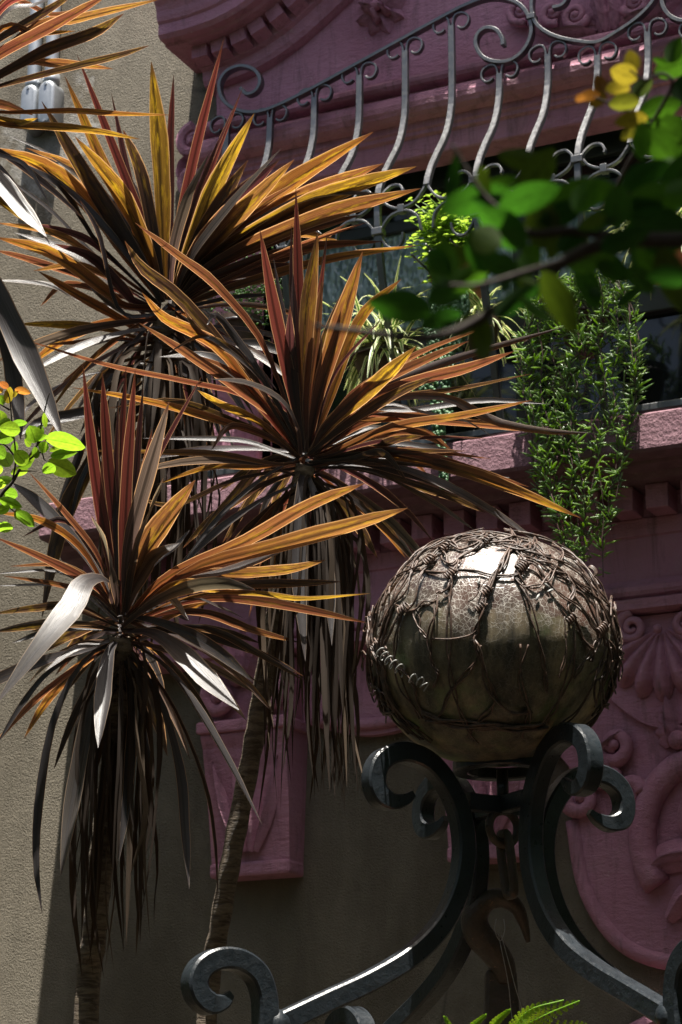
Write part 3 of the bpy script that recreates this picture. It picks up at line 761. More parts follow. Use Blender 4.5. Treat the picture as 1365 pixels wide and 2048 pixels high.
# ------------------------------------------------------------------ strap-leaved plants (each leaf a part)
LW = [(0, .34), (.12, .38), (.3, .66), (.5, .95), (.62, 1.0), (.76, .86), (.88, .55), (.96, .2), (1, .02)]
LWS = [(0, .7), (.3, .85), (.6, 1.0), (.8, .8), (.93, .4), (1, .03)]
COLS = {  # light through leaf, yellow spots; shade darkened into d and s, sun into w
 'g': (.36, .150, .045, .4), 'y': (.40, .215, .028, .85), 'b': (.29, .098, .045, .15), 'r': (.28, .062, .045, 0), 'p': (.15, .045, .045, 0),
 'd': (.085, .042, .024, .25), 'w': (.26, .20, .14, 0), 's': (.06, .05, .05, 0), 'o': (.38, .145, .03, .5)}
BETA = {'g': 34, 'y': 34, 'b': 30, 'r': 22, 'p': 20, 'd': 20, 'w': -62, 's': -40, 'o': 34}
def strap(parent, pts3, wid, beta, kind, name='leaf', mat=None, n=15, tab=LW, fold=.16, twist=0, na=5, glint=None):
    c = cr(pts3, n); vs = []; us = []; pe = None
    jit = R(.8, 1.2)
    for i, p in enumerate(c):
        t = (c[min(i+1, n-1)]-c[max(i-1, 0)]).normalized(); v = (p-CAM).normalized()
        e1 = v.cross(t)
        if e1.length < 1e-5: e1 = UPV.copy()
        e1.normalize()
        if pe is None:
            if e1.dot(UPV) < 0 or (abs(e1.dot(UPV)) < .15 and e1.dot(RGT) < 0): e1 = -e1
        elif e1.dot(pe) < 0: e1 = -e1
        pe = e1.copy()
        e2 = (-v+t*v.dot(t)); e2 = e2.normalized() if e2.length > .05 else UPV
        u = i/(n-1); b = math.radians(beta+twist*(u-.4)+6*math.sin(u*7+wid*90))
        s = e1*math.cos(b)+e2*math.sin(b)
        if glint is not None:          # lying so that its upper side mirrors the sun towards the viewer
            hv = (SUN-v).normalized()+glint*(.5+u); hn = hv-t*hv.dot(t); s2 = t.cross(hn).normalized(); s = s2 if s2.dot(s) > 0 else -s2
        nr = t.cross(s).normalized()
        if nr.z < 0: nr = -nr
        w_ = wid*lerp_tab(tab, u)*(1+.05*math.sin(u*23+wid*300))
        for k in range(na):
            q = (k/(na-1)-.5)
            vs.append(p+s*(q*w_)+nr*(fold*w_*(abs(q)*2)**1.4*.8))
            us.append((k/(na-1), u))
    fs = [(i*na+k, i*na+k+1, (i+1)*na+k+1, (i+1)*na+k) for i in range(n-1) for k in range(na-1)]
    col = COLS[kind]; jit *= .76; col = (col[0]*jit, col[1]*jit*R(.9, 1.1), col[2]*jit, col[3])
    return mk(name, vs, fs, mat or M['leaf'], parent, smooth=True, uvs=us, color=col)
def rosette(root, D, leaves, cx, cy, comp=1):
    for L in leaves:
        pts, w_, kd = L[:3]; dz = L[3] if len(L) > 3 else R(-.10, .14); beta = L[4] if len(L) > 4 else BETA[kd]+R(-9, 9)
        m = len(pts); P3 = []
        for i, (x, y) in enumerate(pts):
            u = i/(m-1); P3.append(Dp(x, y, D-dz*u+.02*math.sin(u*3)))
        wid = w_*D/FPX/max(math.cos(math.radians(beta)), .42)
        gl = V((R(-.16, .16), R(-.16, .16), R(-.16, .16))) if kd == 'w' else None
        strap(root, P3, min(wid, .085)*.70, beta, kd, tab=LW if w_ > 15 else LWS, twist=R(-14, 14), glint=gl, fold=.07 if gl else .16)
        for _r in range(comp+(R(0, 1) < .35) if w_ > 19 and kd in 'gyobrd' and comp else 0):      # a narrower neighbour fanned a little to one side
            (bx, by_), a = pts[0], math.radians(random.choice((-1, 1))*R(4, 11)); sc = R(.66, .95); Q = []; kink = R(25, 70) if R(0, 1) < .25 else 0
            for i, (x, y) in enumerate(pts):
                u = i/(m-1); dx, dy = (x-bx)*sc, (y-by_)*sc; q = Dp(bx+dx*math.cos(a)-dy*math.sin(a), by_+dx*math.sin(a)+dy*math.cos(a)+u*u*R(0, 22)+(kink if i == m-1 else 0), D-dz*u+R(.03, .09)*u); Q.append(q)
            k2 = random.choice({'r': 'pr', 'd': 'ds'}.get(kd, 'bbdgwp')); strap(root, Q, min(wid, .085)*R(.32, .6), BETA[k2]+R(-12, 12), k2, twist=R(-30, 30), glint=V((R(-.15, .15), R(-.15, .15), 0)) if k2 == 'w' else None)
def skirt(root, top, n, length, spread, wpx, D, droplo=.75):
    """old leaves hanging round the stem; top is the point where they start, length in metres"""
    for i in range(n):
        a = R(0, 2*math.pi); r = spread*math.sqrt(R(.15, 1)); L = length*R(droplo, 1.05)
        b = top+V((.012*math.cos(a), .012*math.sin(a), R(-.10, .04)))
        ox, oy = r*math.cos(a), r*math.sin(a)
        bow = R(.5, 1.25)
        pts = [b, b+V((ox*.75*bow, oy*.75*bow, -L*.10)), b+V((ox*bow, oy*bow, -L*.38)), b+V((ox*R(.8, 1.1), oy*R(.8, 1.1), -L*.72)), b+V((ox*R(.7, 1.15)+R(-.02, .02), oy*R(.7, 1.1), -L))]
        strap(root, pts, wpx*D/FPX*R(.3, .95), R(-75, 75), 's', 'dead_leaf', M['dry'], 12, LWS, .3, R(-120, 120), 3)
def filler(root, ctr, n, lo, hi, L, D):
    """natural leaves all round a crown, arching out and down"""
    for i in range(n):
        a = R(0, 2*math.pi); el = math.radians(R(lo, hi)); ln = L*R(.75, 1.1); pts = []
        d = V((math.cos(a)*math.cos(el), math.sin(a)*math.cos(el), math.sin(el)))
        if d.dot(FWD) < -.55: d = (d-FWD*(2*d.dot(FWD))).normalized()
        p = ctr+V((0, 0, R(-.06, .02))); k = R(.6, 1.5)
        for j in range(6):
            pts.append(p.copy()); d = (d+V((0, 0, -.13*k))).normalized(); p = p+d*ln/5
        strap(root, pts, R(.014, .032), R(-50, 50), random.choice('bddspwo'), n=11, na=3)
def trunk(root, pts, rad, name='trunk'):
    n = 60; c = cr(pts, n); vs = []
    m = MB(); m.tube(c, [rad*(1+.05*math.sin(i*1.9)+.06*noise.noise(V((i*.7, rad*50, 0))))*(1.12-.22*i/n if False else 1) for i in range(n)], 12)
    return m.build(name, M['bark'], root, smooth=True)
def Z(ox, oy, s, pts): return [(ox+a/s, oy+b/s) for a, b in pts]

# ---- plant D: lower left rosette in front of the grey wall
DD = 5.0
tp = [Dp(243, 1275, DD), Dp(236, 1400, DD+.02), Dp(222, 1560, DD+.02), Dp(203, 1720, DD), Dp(188, 1880, DD), Dp(172, 2060, DD)]
base = tp[-1]+V((.05, .0, 0)); base.z = -.05
pl = empty('cordyline', base, 'lowest bronze cordyline in front of grey wall, with long grey hanging leaves', 'cordyline', 'bronze strap-leaved cordylines')
trunk(pl, list(reversed(tp+[tp[-1].lerp(base, .5), base])), .027)
ld = [
 ([(238, 1230), (222, 1130), (190, 950), (166, 728)], 36, 'r', .05), ([(240, 1230), (230, 1080), (214, 900), (205, 745)], 34, 'r', .0),
 ([(243, 1230), (240, 1100), (240, 920), (253, 732)], 28, 'r', -.05), ([(246, 1230), (248, 1130), (256, 950), (271, 738)], 38, 'r', .08),
 ([(250, 1230), (258, 1100), (272, 950), (287, 772)], 26, 'p', -.08), ([(248, 1220), (256, 1100), (295, 952), (339, 802)], 40, 'w', .18, -30),
 ([(250, 1220), (264, 1030), (328, 891), (404, 753)], 15, 'p'), ([(252, 1220), (268, 1110), (302, 1025), (327, 956)], 42, 'w', .2, -38),
 ([(240, 1230), (226, 1150), (206, 1080), (183, 1030)], 52, 'w', .2, -35), ([(252, 1225), (272, 1150), (318, 1060), (391, 960)], 66, 'g', .10),
 ([(258, 1232), (335, 1155), (495, 1083), (620, 1012), (731, 966)], 42, 'g', .12), ([(262, 1236), (385, 1140), (549, 1094), (700, 1052), (816, 1016)], 50, 'g', .2, 24),
 ([(262, 1236), (380, 1155), (495, 1148), (580, 1140), (652, 1120)], 34, 'g', .05), ([(262, 1238), (390, 1165), (470, 1174), (521, 1168)], 22, 'g', .0),
 ([(262, 1240), (330, 1186), (385, 1172), (440, 1183)], 40, 'y', .15), ([(262, 1244), (400, 1190), (520, 1188), (604, 1198), (741, 1187)], 16, 'y', .0, 40),
 ([(262, 1246), (380, 1202), (480, 1197), (600, 1217), (742, 1247)], 30, 'b', -.05, 20), ([(262, 1262), (345, 1254), (430, 1262), (513, 1305), (612, 1363)], 22, 'd', .1),
 ([(255, 1262), (310, 1268), (370, 1312), (420, 1365), (478, 1420)], 40, 'w', .25, -55), ([(255, 1280), (328, 1330), (385, 1400), (451, 1510), (525, 1650)], 22, 's', .2),
 ([(252, 1290), (320, 1400), (359, 1536), (370, 1660), (379, 1778)], 30, 's', .22, -25), ([(252, 1290), (340, 1400), (408, 1560), (430, 1680), (436, 1792)], 11, 'd', .0),
 ([(245, 1285), (262, 1408), (257, 1560), (239, 1720)], 32, 's', .2, -15), ([(238, 1275), (218, 1310), (206, 1400), (197, 1496)], 46, 's', .3, -20),
 ([(238, 1280), (185, 1400), (147, 1590), (122, 1752)], 42, 'w', .22, -28), ([(238, 1280), (170, 1320), (110, 1430), (80, 1580), (72, 1715), (85, 1830)], 26, 's', .15, -20),
 ([(238, 1275), (200, 1288), (150, 1298), (91, 1342)], 16, 'w', .1), ([(238, 1262), (150, 1248), (75, 1250), (-14, 1264)], 28, 'd', .1),
 ([(238, 1255), (140, 1216), (70, 1217), (-14, 1228)], 20, 'd', .05), ([(232, 1215), (212, 1160), (170, 1165), (143, 1215), (82, 1290), (-8, 1408)], 62, 'w', .34, -48),
 ([(236, 1220), (195, 1110), (132, 1028), (58, 944)], 17, 'b'), ([(236, 1220), (190, 1138), (130, 1062), (66, 998), (16, 962)], 38, 's', -.1, -35),
 ([(236, 1225), (165, 1100), (82, 1042), (-12, 1024)], 22, 'o', .0), ([(236, 1230), (190, 1172), (110, 1128), (-12, 1073)], 26, 'b', .1),
 ([(236, 1238), (130, 1148), (-12, 1147)], 9, 's'), ([(236, 1244), (140, 1176), (-12, 1171)], 9, 's'),
 ([(236, 1268), (110, 1336), (50, 1402), (-8, 1492)], 18, 's', .0), ([(240, 1282), (275, 1400), (300, 1540), (296, 1660)], 15, 's', .05),
 ([(255, 1225), (300, 1140), (350, 1095), (380, 1060)], 14, 's', -.1)]
rosette(pl, DD, ld, 245, 1240)
filler(pl, Dp(245, 1245, DD), 26, -25, 40, .40, DD)
skirt(pl, Dp(243, 1300, DD), 58, .62, .088, 17, DD, .45)

# ---- plant C: middle rosette with the leaning trunk
DC = 5.3
tp = [Dp(612, 930, DC), Dp(585, 1060, DC+.02), Dp(552, 1230, DC+.03), Dp(524, 1390, DC+.03), Dp(505, 1500, DC+.02), Dp(470, 1680, DC), Dp(440, 1850, DC), Dp(412, 2060, DC)]
base = tp[-1]+(tp[-1]-tp[-2]).normalized()*.9; base = V((tp[-1].x-.05, tp[-1].y, -.05))
pl = empty('cordyline', base, 'middle bronze cordyline on a leaning ringed trunk, leaves reaching over the globe', 'cordyline', 'bronze strap-leaved cordylines')
trunk(pl, list(reversed(tp+[tp[-1].lerp(base, .5)+V((-.04, 0, 0)), base])), .0235)
lc = [
 ([(606, 905), (588, 800), (552, 640), (520, 458)], 42, 'r', .06), ([(608, 905), (604, 760), (597, 590), (592, 374)], 34, 'r', .0),
 ([(606, 900), (590, 720), (583, 580), (583, 448)], 13, 'p', -.08), ([(610, 905), (606, 780), (612, 620), (636, 463)], 50, 'g', .1),
 ([(612, 900), (628, 720), (642, 580), (655, 466)], 17, 'p', -.1), ([(616, 905), (640, 790), (680, 660), (726, 503)], 56, 'g', .08),
 ([(620, 905), (660, 800), (722, 640), (803, 558)], 34, 'o', -.05), ([(620, 905), (670, 748), (762, 640)], 10, 'p', .0),
 ([(622, 908), (660, 850), (746, 776), (833, 692)], 50, 'y', .16), ([(626, 908), (720, 810), (830, 765), (930, 739), (1028, 703)], 36, 'b', .1),
 ([(626, 905), (730, 790), (830, 745), (950, 705), (1132, 653)], 24, 'b', .0, -12), ([(628, 910), (705, 822), (780, 796), (886, 794), (940, 818), (1003, 846), (1100, 863), (1183, 866)], 26, 'o', .15, -14),
 ([(628, 912), (740, 828), (834, 820), (966, 801), (1102, 808)], 18, 's', .05), ([(628, 915), (666, 906), (783, 856), (930, 831), (1066, 800)], 26, 'g', .14),
 ([(628, 912), (700, 832), (830, 838), (960, 850), (1100, 866)], 26, 'b', .05), ([(628, 914), (740, 872), (840, 868), (901, 897)], 34, 'b', .0),
 ([(628, 918), (700, 912), (790, 904), (934, 902)], 20, 'd', .12), ([(628, 922), (740, 905), (890, 934), (1020, 977), (1162, 1036)], 40, 'o', .2),
 ([(628, 924), (740, 916), (860, 926), (940, 950), (1020, 955)], 17, 'w', .12, -45), ([(628, 935), (746, 942), (860, 1000), (955, 1064)], 19, 'w', .1, -40),
 ([(626, 935), (720, 938), (800, 960), (910, 998), (972, 1026)], 24, 'd', .1), ([(602, 900), (530, 695), (436, 574), (359, 513), (270, 445)], 27, 'b', .22, 18),
 ([(602, 905), (540, 810), (451, 700), (359, 595), (287, 538), (250, 482)], 38, 'd', .16), ([(600, 908), (520, 800), (441, 700), (390, 667), (328, 636), (284, 584)], 38, 'o', .22),
 ([(600, 910), (570, 850), (495, 790), (385, 715), (279, 646)], 34, 'b', .1), ([(598, 905), (540, 810), (472, 752), (412, 714), (318, 714)], 28, 's', .0, -50),
 ([(602, 908), (594, 850), (560, 798), (495, 766), (422, 758)], 28, 'w', .25, -30), ([(600, 915), (522, 847), (440, 809), (395, 780)], 24, 'y', .2),
 ([(598, 918), (545, 880), (440, 842), (297, 803), (145, 775)], 22, 'o', .14), ([(598, 925), (549, 928), (440, 908), (330, 905), (163, 901)], 18, 'g', .15, 20),
 ([(598, 920), (549, 902), (467, 880), (280, 876)], 16, 's', .0), ([(598, 912), (500, 800), (385, 766), (220, 732), (54, 681)], 15, 'b', .1),
 ([(600, 925), (538, 920), (467, 995), (394, 1074)], 30, 'd', .0), ([(604, 930), (560, 940), (500, 1000), (450, 1090)], 26, 'd', -.06),
 ([(606, 940), (601, 990), (598, 1150), (611, 1322)], 44, 's', .28, -12), ([(612, 940), (634, 1010), (657, 1150), (664, 1290)], 38, 's', .24, -12),
 ([(616, 930), (700, 1000), (760, 1050), (812, 1116)], 18, 'o', -.15, 10), ([(600, 935), (470, 960), (350, 1010), (258, 990)], 14, 'd', .05),
 ([(618, 925), (720, 905), (790, 880), (850, 872)], 24, 'd'), ([(602, 922), (520, 935), (420, 935), (310, 970)], 16, 'o', .1),
 ([(620, 915), (720, 850), (800, 830), (870, 830)], 30, 'b', -.1)]
rosette(pl, DC, lc, 610, 915)
filler(pl, Dp(610, 920, DC), 26, -30, 35, .40, DC)
skirt(pl, Dp(622, 975, DC), 88, .72, .105, 15, DC, .55)

# ---- plant B: upper rosette
DB = 5.75
tp = [Dp(332, 620, DB), Dp(318, 740, DB+.02), Dp(305, 880, DB+.03), Dp(285, 1080, DB+.03), Dp(246, 1350, DB+.02), Dp(206, 1700, DB), Dp(174, 2060, DB)]
base = V((tp[-1].x-.05, tp[-1].y, -.05))
pl = empty('cordyline', base, 'upper bronze cordyline whose broad golden leaves cross the pink lintel', 'cordyline', 'bronze strap-leaved cordylines')
trunk(pl, list(reversed(tp+[tp[-1].lerp(base, .5), base])), .028)
lb = [
 ([(330, 600), (318, 530), (240, 330), (154, 108)], 30, 'r', .0), ([(328, 600), (310, 520), (265, 390), (223, 185)], 27, 'p', -.06),
 ([(326, 600), (300, 520), (215, 350), (130, 152)], 38, 'o', .05), ([(322, 605), (290, 540), (190, 380), (84, 203)], 50, 'd', .12, 4),
 ([(324, 605), (300, 520), (240, 390), (150, 273)], 56, 'y', .08), ([(330, 600), (326, 480), (318, 300), (303, 123)], 52, 'y', .08),
 ([(336, 600), (341, 480), (342, 300), (348, 148)], 25, 'r', -.05), ([(338, 600), (352, 500), (388, 320), (448, 78)], 32, 'r', .05),
 ([(340, 600), (355, 520), (400, 375), (479, 193)], 14, 'p', .08), ([(340, 590), (346, 500), (375, 395), (418, 308)], 36, 'w', .22, -40),
 ([(342, 598), (372, 530), (430, 380), (509, 227)], 58, 'y', .1), ([(344, 598), (385, 510), (470, 400), (564, 296)], 34, 'w', .24, -42),
 ([(346, 600), (395, 525), (480, 430), (589, 319)], 62, 'g', .16), ([(348, 602), (410, 510), (570, 375), (747, 264)], 54, 'o', .06),
 ([(350, 604), (420, 510), (600, 400), (767, 327)], 52, 'g', .1), ([(350, 606), (430, 515), (640, 400), (833, 333)], 54, 'y', .14),
 ([(352, 608), (430, 530), (640, 435), (841, 377)], 48, 'g', .18), ([(352, 610), (420, 540), (560, 475), (722, 430)], 42, 'b', .1),
 ([(352, 612), (430, 555), (600, 500), (692, 448)], 26, 'b', .0), ([(352, 614), (440, 560), (560, 522), (652, 492)], 20, 'd', .0),
 ([(354, 618), (450, 580), (650, 522), (832, 491)], 28, 'o', .2), ([(325, 604), (240, 500), (200, 440), (100, 340), (-22, 294)], 54, 'o', .1),
 ([(322, 612), (190, 480), (130, 380), (20, 313)], 18, 's', .12), ([(322, 616), (246, 612), (205, 580), (103, 508), (-10, 474)], 38, 'o', .15),
 ([(320, 625), (180, 605), (100, 570), (-10, 560)], 13, 'w', .05), ([(320, 690), (205, 656), (120, 650), (34, 648)], 24, 'y', .15, 20),
 ([(320, 690), (246, 641), (154, 590), (76, 542)], 28, 'o', .1), ([(322, 590), (240, 420), (164, 349), (87, 302), (18, 272)], 11, 'w', .0, -20),
 ([(322, 610), (200, 520), (100, 420), (-10, 340)], 12, 's', .0), ([(322, 612), (180, 508), (103, 466), (-10, 445)], 22, 'g', .1),
 ([(350, 620), (460, 596), (545, 589)], 14, 's', .05), ([(318, 720), (160, 755), (73, 800), (40, 838)], 16, 'w', .05, -35),
 ([(318, 760), (250, 805), (170, 826), (82, 846), (38, 872)], 34, 's', .1, -35), ([(312, 790), (215, 870), (180, 930), (138, 1010), (110, 1100), (84, 1237)], 52, 'd', .1, 5),
 ([(312, 800), (190, 850), (150, 930), (108, 1035)], 24, 's', .0, -20), ([(330, 640), (312, 700), (296, 760), (290, 880)], 22, 'w', .15, -12),
 ([(330, 640), (350, 720), (420, 800), (470, 900)], 26, 's', .0),
 ([(320, 630), (240, 620), (200, 470), (160, 400)], 14, 's', .2), ([(330, 640), (420, 690), (520, 690), (600, 720)], 30, 's', -.05, -35),
 ([(322, 620), (180, 560), (60, 520), (-10, 500)], 20, 'b', .0), ([(300, 640), (200, 545), (150, 505), (30, 465)], 18, 'w', -.05)]
rosette(pl, DB, lb, 335, 600)
filler(pl, Dp(335, 620, DB), 32, -45, 25, .45, DB)
skirt(pl, Dp(322, 680, DB), 60, .62, .15, 17, DB, .5)
skirt(pl, Dp(312, 840, DB), 34, .55, .13, 17, DB, .5)

# ---- plant A: crown just outside the frame on the upper left
DA = 5.35
tp = [Dp(-120, 225, DA), Dp(-128, 420, DA), Dp(-125, 800, DA), Dp(-118, 1300, DA), Dp(-120, 2060, DA)]
base = V((tp[-1].x-.03, tp[-1].y, -.05))
pl = empty('cordyline', base, 'top left bronze cordyline with its trunk outside the picture, leaves crossing the pipes', 'cordyline', 'bronze strap-leaved cordylines')
trunk(pl, list(reversed(tp+[tp[-1].lerp(base, .5), base])), .028)
c0 = (-115, 210)
la = [([c0, (-30, 100), (94, 22), (150, -14)], 24, 'd', .0), ([c0, (-20, 122), (105, 54), (222, -14)], 38, 'b', .1),
 ([c0, (-20, 160), (94, 100), (188, 66), (248, 27)], 36, 'd', .14, 10), ([c0, (-10, 175), (117, 141), (234, 112), (299, 91)], 20, 'd', .1),
 ([c0, (60, 58), (140, 42), (211, 25), (322, -2)], 26, 'g', -.05), ([c0, (0, 60), (70, 68), (151, 62)], 20, 'o', .0), ([c0, (0, 34), (70, 10), (112, -6)], 12, 'w', .0),
 ([c0, (0, 22), (70, -8)], 20, 'r', .1), ([c0, (40, 130), (100, 127), (164, 131), (227, 138)], 26, 'g', .0), ([c0, (0, 225), (140, 222), (234, 228), (342, 230)], 16, 'o', .2, 40),
 ([c0, (0, 248), (94, 253), (188, 262), (282, 279)], 23, 'y', .15), ([c0, (0, 238), (40, 246), (76, 236)], 20, 'y', .1), ([c0, (-60, 300), (0, 362), (46, 420), (94, 474)], 34, 'w', .2, -55),
 ([c0, (-40, 360), (40, 430), (110, 470)], 20, 'y', .1), ([(-118, 260), (-60, 470), (20, 640), (75, 760), (127, 877)], 80, 's', .35, 8), ([(-118, 260), (-60, 520), (10, 680), (36, 800), (42, 880)], 50, 's', .2, 8),
 ([c0, (-60, 120), (-40, 20), (0, -60)], 36, 'r'), ([c0, (-120, 80), (-110, -60)], 40, 'r'), ([c0, (-160, 60), (-220, -60)], 40, 'g'), ([c0, (-220, 150), (-360, 140)], 40, 'g'), ([c0, (-240, 240), (-360, 330)], 36, 'w'),
 ([c0, (-20, 300), (50, 330), (100, 410)], 14, 's', .1), ([c0, (0, 8), (110, 30), (200, 5)], 14, 'b', -.1)]
rosette(pl, DA, la, -115, 210, 0)
filler(pl, Dp(-118, 230, DA), 14, -50, 0, .42, DA); filler(pl, Dp(-190, 205, DA-.06), 14, 30, 80, .30, DA)
skirt(pl, Dp(-120, 300, DA), 40, .6, .11, 16, DA, .5)
# ------------------------------------------------------------------ iron well frame with scrolls
GD = 4.69
GCN = Dp(985, 1300, GD); RX, RZ = .2555, .238
AX = V((Dp(1004, 1500, GD).x, Dp(1004, 1500, GD).y, 0))
WI = M['well_iron']
frame = empty('wrought_iron_stand', (AX.x, AX.y, 0), 'black wrought-iron stand with four scrolled arms holding up the globe', 'iron stand')
ROT = math.radians(30)
def adir(k):      # horizontal direction of arm k; arm 0 points left in the picture and a little towards the viewer
    e = -RGT*math.cos(ROT)+V((-FWD.x, -FWD.y, 0)).normalized()*math.sin(ROT)
    return Matrix.Rotation(k*math.pi/2, 3, 'Z') @ e
def plane_rz(px, py):
    """pixel -> (r, z) on the vertical plane through the axis that holds arm 0"""
    d = ray(px, py); n = adir(0).cross(V((0, 0, 1))); t = (AX-CAM).dot(n)/d.dot(n); p = CAM+d*t
    return ((p-V((AX.x, AX.y, p.z))).dot(adir(0)), p.z)
arm_px = [(826, 1588), (808, 1600), (782, 1604), (757, 1590), (748, 1560), (757, 1527), (785, 1508), (820, 1508), (862, 1530), (900, 1580), (922, 1640), (928, 1710), (914, 1785), (880, 1853), (822, 1912), (740, 1962), (650, 2004), (548, 2052)]
arm = [plane_rz(*p) for p in arm_px]
post_px = [(461, 1988), (444, 2004), (418, 2008), (396, 1990), (390, 1962), (404, 1934), (437, 1918), (478, 1922), (512, 1948), (528, 1990), (531, 2040), (529, 2100)]
post = [plane_rz(*p) for p in post_px]
rp = post[-1][0]
post += [(rp+.002, 1.6), (rp, 1.2), (rp, .86)]
for k in range(4):
    e = adir(k); sd = e.cross(V((0, 0, 1)))
    zn = arm[11][1]; ztp = max(z for r, z in arm)
    c = cr([(r, z+(.022*max(0, (z-zn)/(ztp-zn)) if k == 1 else 0), 0) for r, z in arm], 240); n = len(c)
    rad = [min(1, .35+.65*min(1, i/38)) for i in range(n)]
    m = MB(); m.tube([V((AX.x, AX.y, 0))+e*p.x+V((0, 0, p.y)) for p in c], rad, sq=(.0188, .0198), up=sd)
    m.build('scrolled_arm', WI, frame)
    c = cr([(r, z-(.035 if k == 3 and z > 1.6 else 0), 0) for r, z in post], 240); n = len(c)
    rad = [min(1, .38+.62*min(1, i/34)) for i in range(n)]
    m = MB(); m.tube([V((AX.x, AX.y, 0))+e*p.x+V((0, 0, p.y)) for p in c], rad, sq=(.022, .020), up=sd)
    m.build('scrolled_post', WI, frame)
    m = MB()   # weld bead
    r, z = arm[-1]; m.ico(V((AX.x, AX.y, 0))+e*(r-.004)+V((0, 0, z)), .03, 2, (1, 1, 1.1)); m.build('weld', WI, frame, smooth=True)
# cradle ring and cross bars that hold the arms together
zr = Dp(990, 1532, GD).z; zb = Dp(990, 1617, GD).z
m = MB(); m.tube([(AX.x+.085*math.cos(a*math.pi/16), AX.y+.085*math.sin(a*math.pi/16), zr-.004) for a in range(33)], 1, sq=(.012, .016), up=(0, 0, 1), cap=False); m.build('cradle_ring', WI, frame)
m = MB(); m.tube([(AX.x, AX.y, zr-.01), (AX.x, AX.y, zb)], .012, 10)
m.build('centre_rod', WI, frame, smooth=True)
for k in (0, 1):
    e = adir(k); m = MB(); a = V((AX.x, AX.y, zb+.0015*k))
    m.tube([a-e*.085, a+e*.085], 1, sq=(.018, .011+.001*k), up=(0, 0, 1)); m.build('cross_bar', WI, frame)
# well head below the frame
wellm = MB(); prof = [(.50, 0), (.50, .80), (.56, .82), (.56, .90), (.40, .90), (.38, .82), (.38, .0)]
nn = 36; vs = []; fs = []
for i in range(nn):
    a = 2*math.pi*i/nn
    for r, z in prof: vs.append((AX.x+r*math.cos(a)*1.12, AX.y+r*math.sin(a)*1.12, z))
kk = len(prof)
for i in range(nn):
    for j in range(kk-1): fs.append((i*kk+j, ((i+1) % nn)*kk+j, ((i+1) % nn)*kk+j+1, i*kk+j+1))
wl = mk('stone_well', vs, fs, M['old_stone'], smooth=False, origin=(AX.x, AX.y, 0)); wl['label'] = 'round stone well that the iron stand rises from'; wl['category'] = 'well'

# ------------------------------------------------------------------ the globe
gb = empty('wire_bound_globe', (GCN.x, GCN.y, GCN.z-RZ), 'crackled mossy glass globe bound in rusty wire, resting on iron scrolls', 'globe')
bm = bmesh.new(); bmesh.ops.create_uvsphere(bm, u_segments=96, v_segments=64, radius=1)
for v in bm.verts:
    n_ = v.co.normalized(); f_ = 1+.012*noise.noise(n_*2.2)+.005*noise.noise(n_*6)
    v.co = V((GCN.x+n_.x*RX*f_, GCN.y+n_.y*RX*f_, GCN.z+n_.z*RZ*f_))
m = MB(); m.bm(bm); m.build('glass_ball', M['globe'], gb, smooth=True, origin=GCN)
def on_globe(px, py, off=.0):
    d = ray(px, py).normalized(); o = CAM-GCN
    sc = V((1/RX, 1/RX, 1/RZ)); D_ = V((d.x*sc.x, d.y*sc.y, d.z*sc.z)); O_ = V((o.x*sc.x, o.y*sc.y, o.z*sc.z))
    a = D_.dot(D_); b = 2*O_.dot(D_); c = O_.dot(O_)-1; q = b*b-4*a*c
    t = (-b-math.sqrt(q))/(2*a) if q > 0 else -b/(2*a)
    p = CAM+d*t; v = p-GCN; n_ = V((v.x/RX, v.y/RX, v.z/RZ)); n_.normalize()
    s = V((n_.x*RX, n_.y*RX, n_.z*RZ))
    return GCN+s*(1+off/.245), n_
def wire(pts, r=.0026, off=.003, strands=1, jit=.004, name='wire', n=None, mat='wire_rust'):
    m = MB()
    for s in range(strands):
        P = []
        for (x, y) in pts:
            p, n_ = on_globe(x, y, off+R(0, .004)); P.append(p+V((R(-jit, jit), R(-jit, jit), R(-jit, jit)))*(1 if s else .4))
        N = n or max(10, 7*len(pts)); c = cr(P, N); ph = R(0, 6)
        if strands > 1:
            for i in range(N):
                t = (c[min(i+1, N-1)]-c[max(i-1, 0)]).normalized(); v = (c[i]-GCN).normalized(); sd = t.cross(v)
                a = i*.9+ph+s*2*math.pi/strands; a = i*.33+ph+s*math.pi+1.5*noise.noise(V((i*.13, ph, s))); c[i] = c[i]+sd*.0042*math.cos(a)+v*(.0020*math.sin(a)+.002)
        # keep the strand outside the glass
        for i in range(N):
            v = c[i]-GCN; q = math.sqrt((v.x/RX)**2+(v.y/RX)**2+(v.z/RZ)**2)
            if q < 1.012: c[i] = GCN+v*(1.012/q)
        m.tube(c, r, 6)
    return m.build(name, M[mat], gb, smooth=True)
def ZG(pts): return [(720+a/2.575, 1050+b/2.575) for a, b in pts]
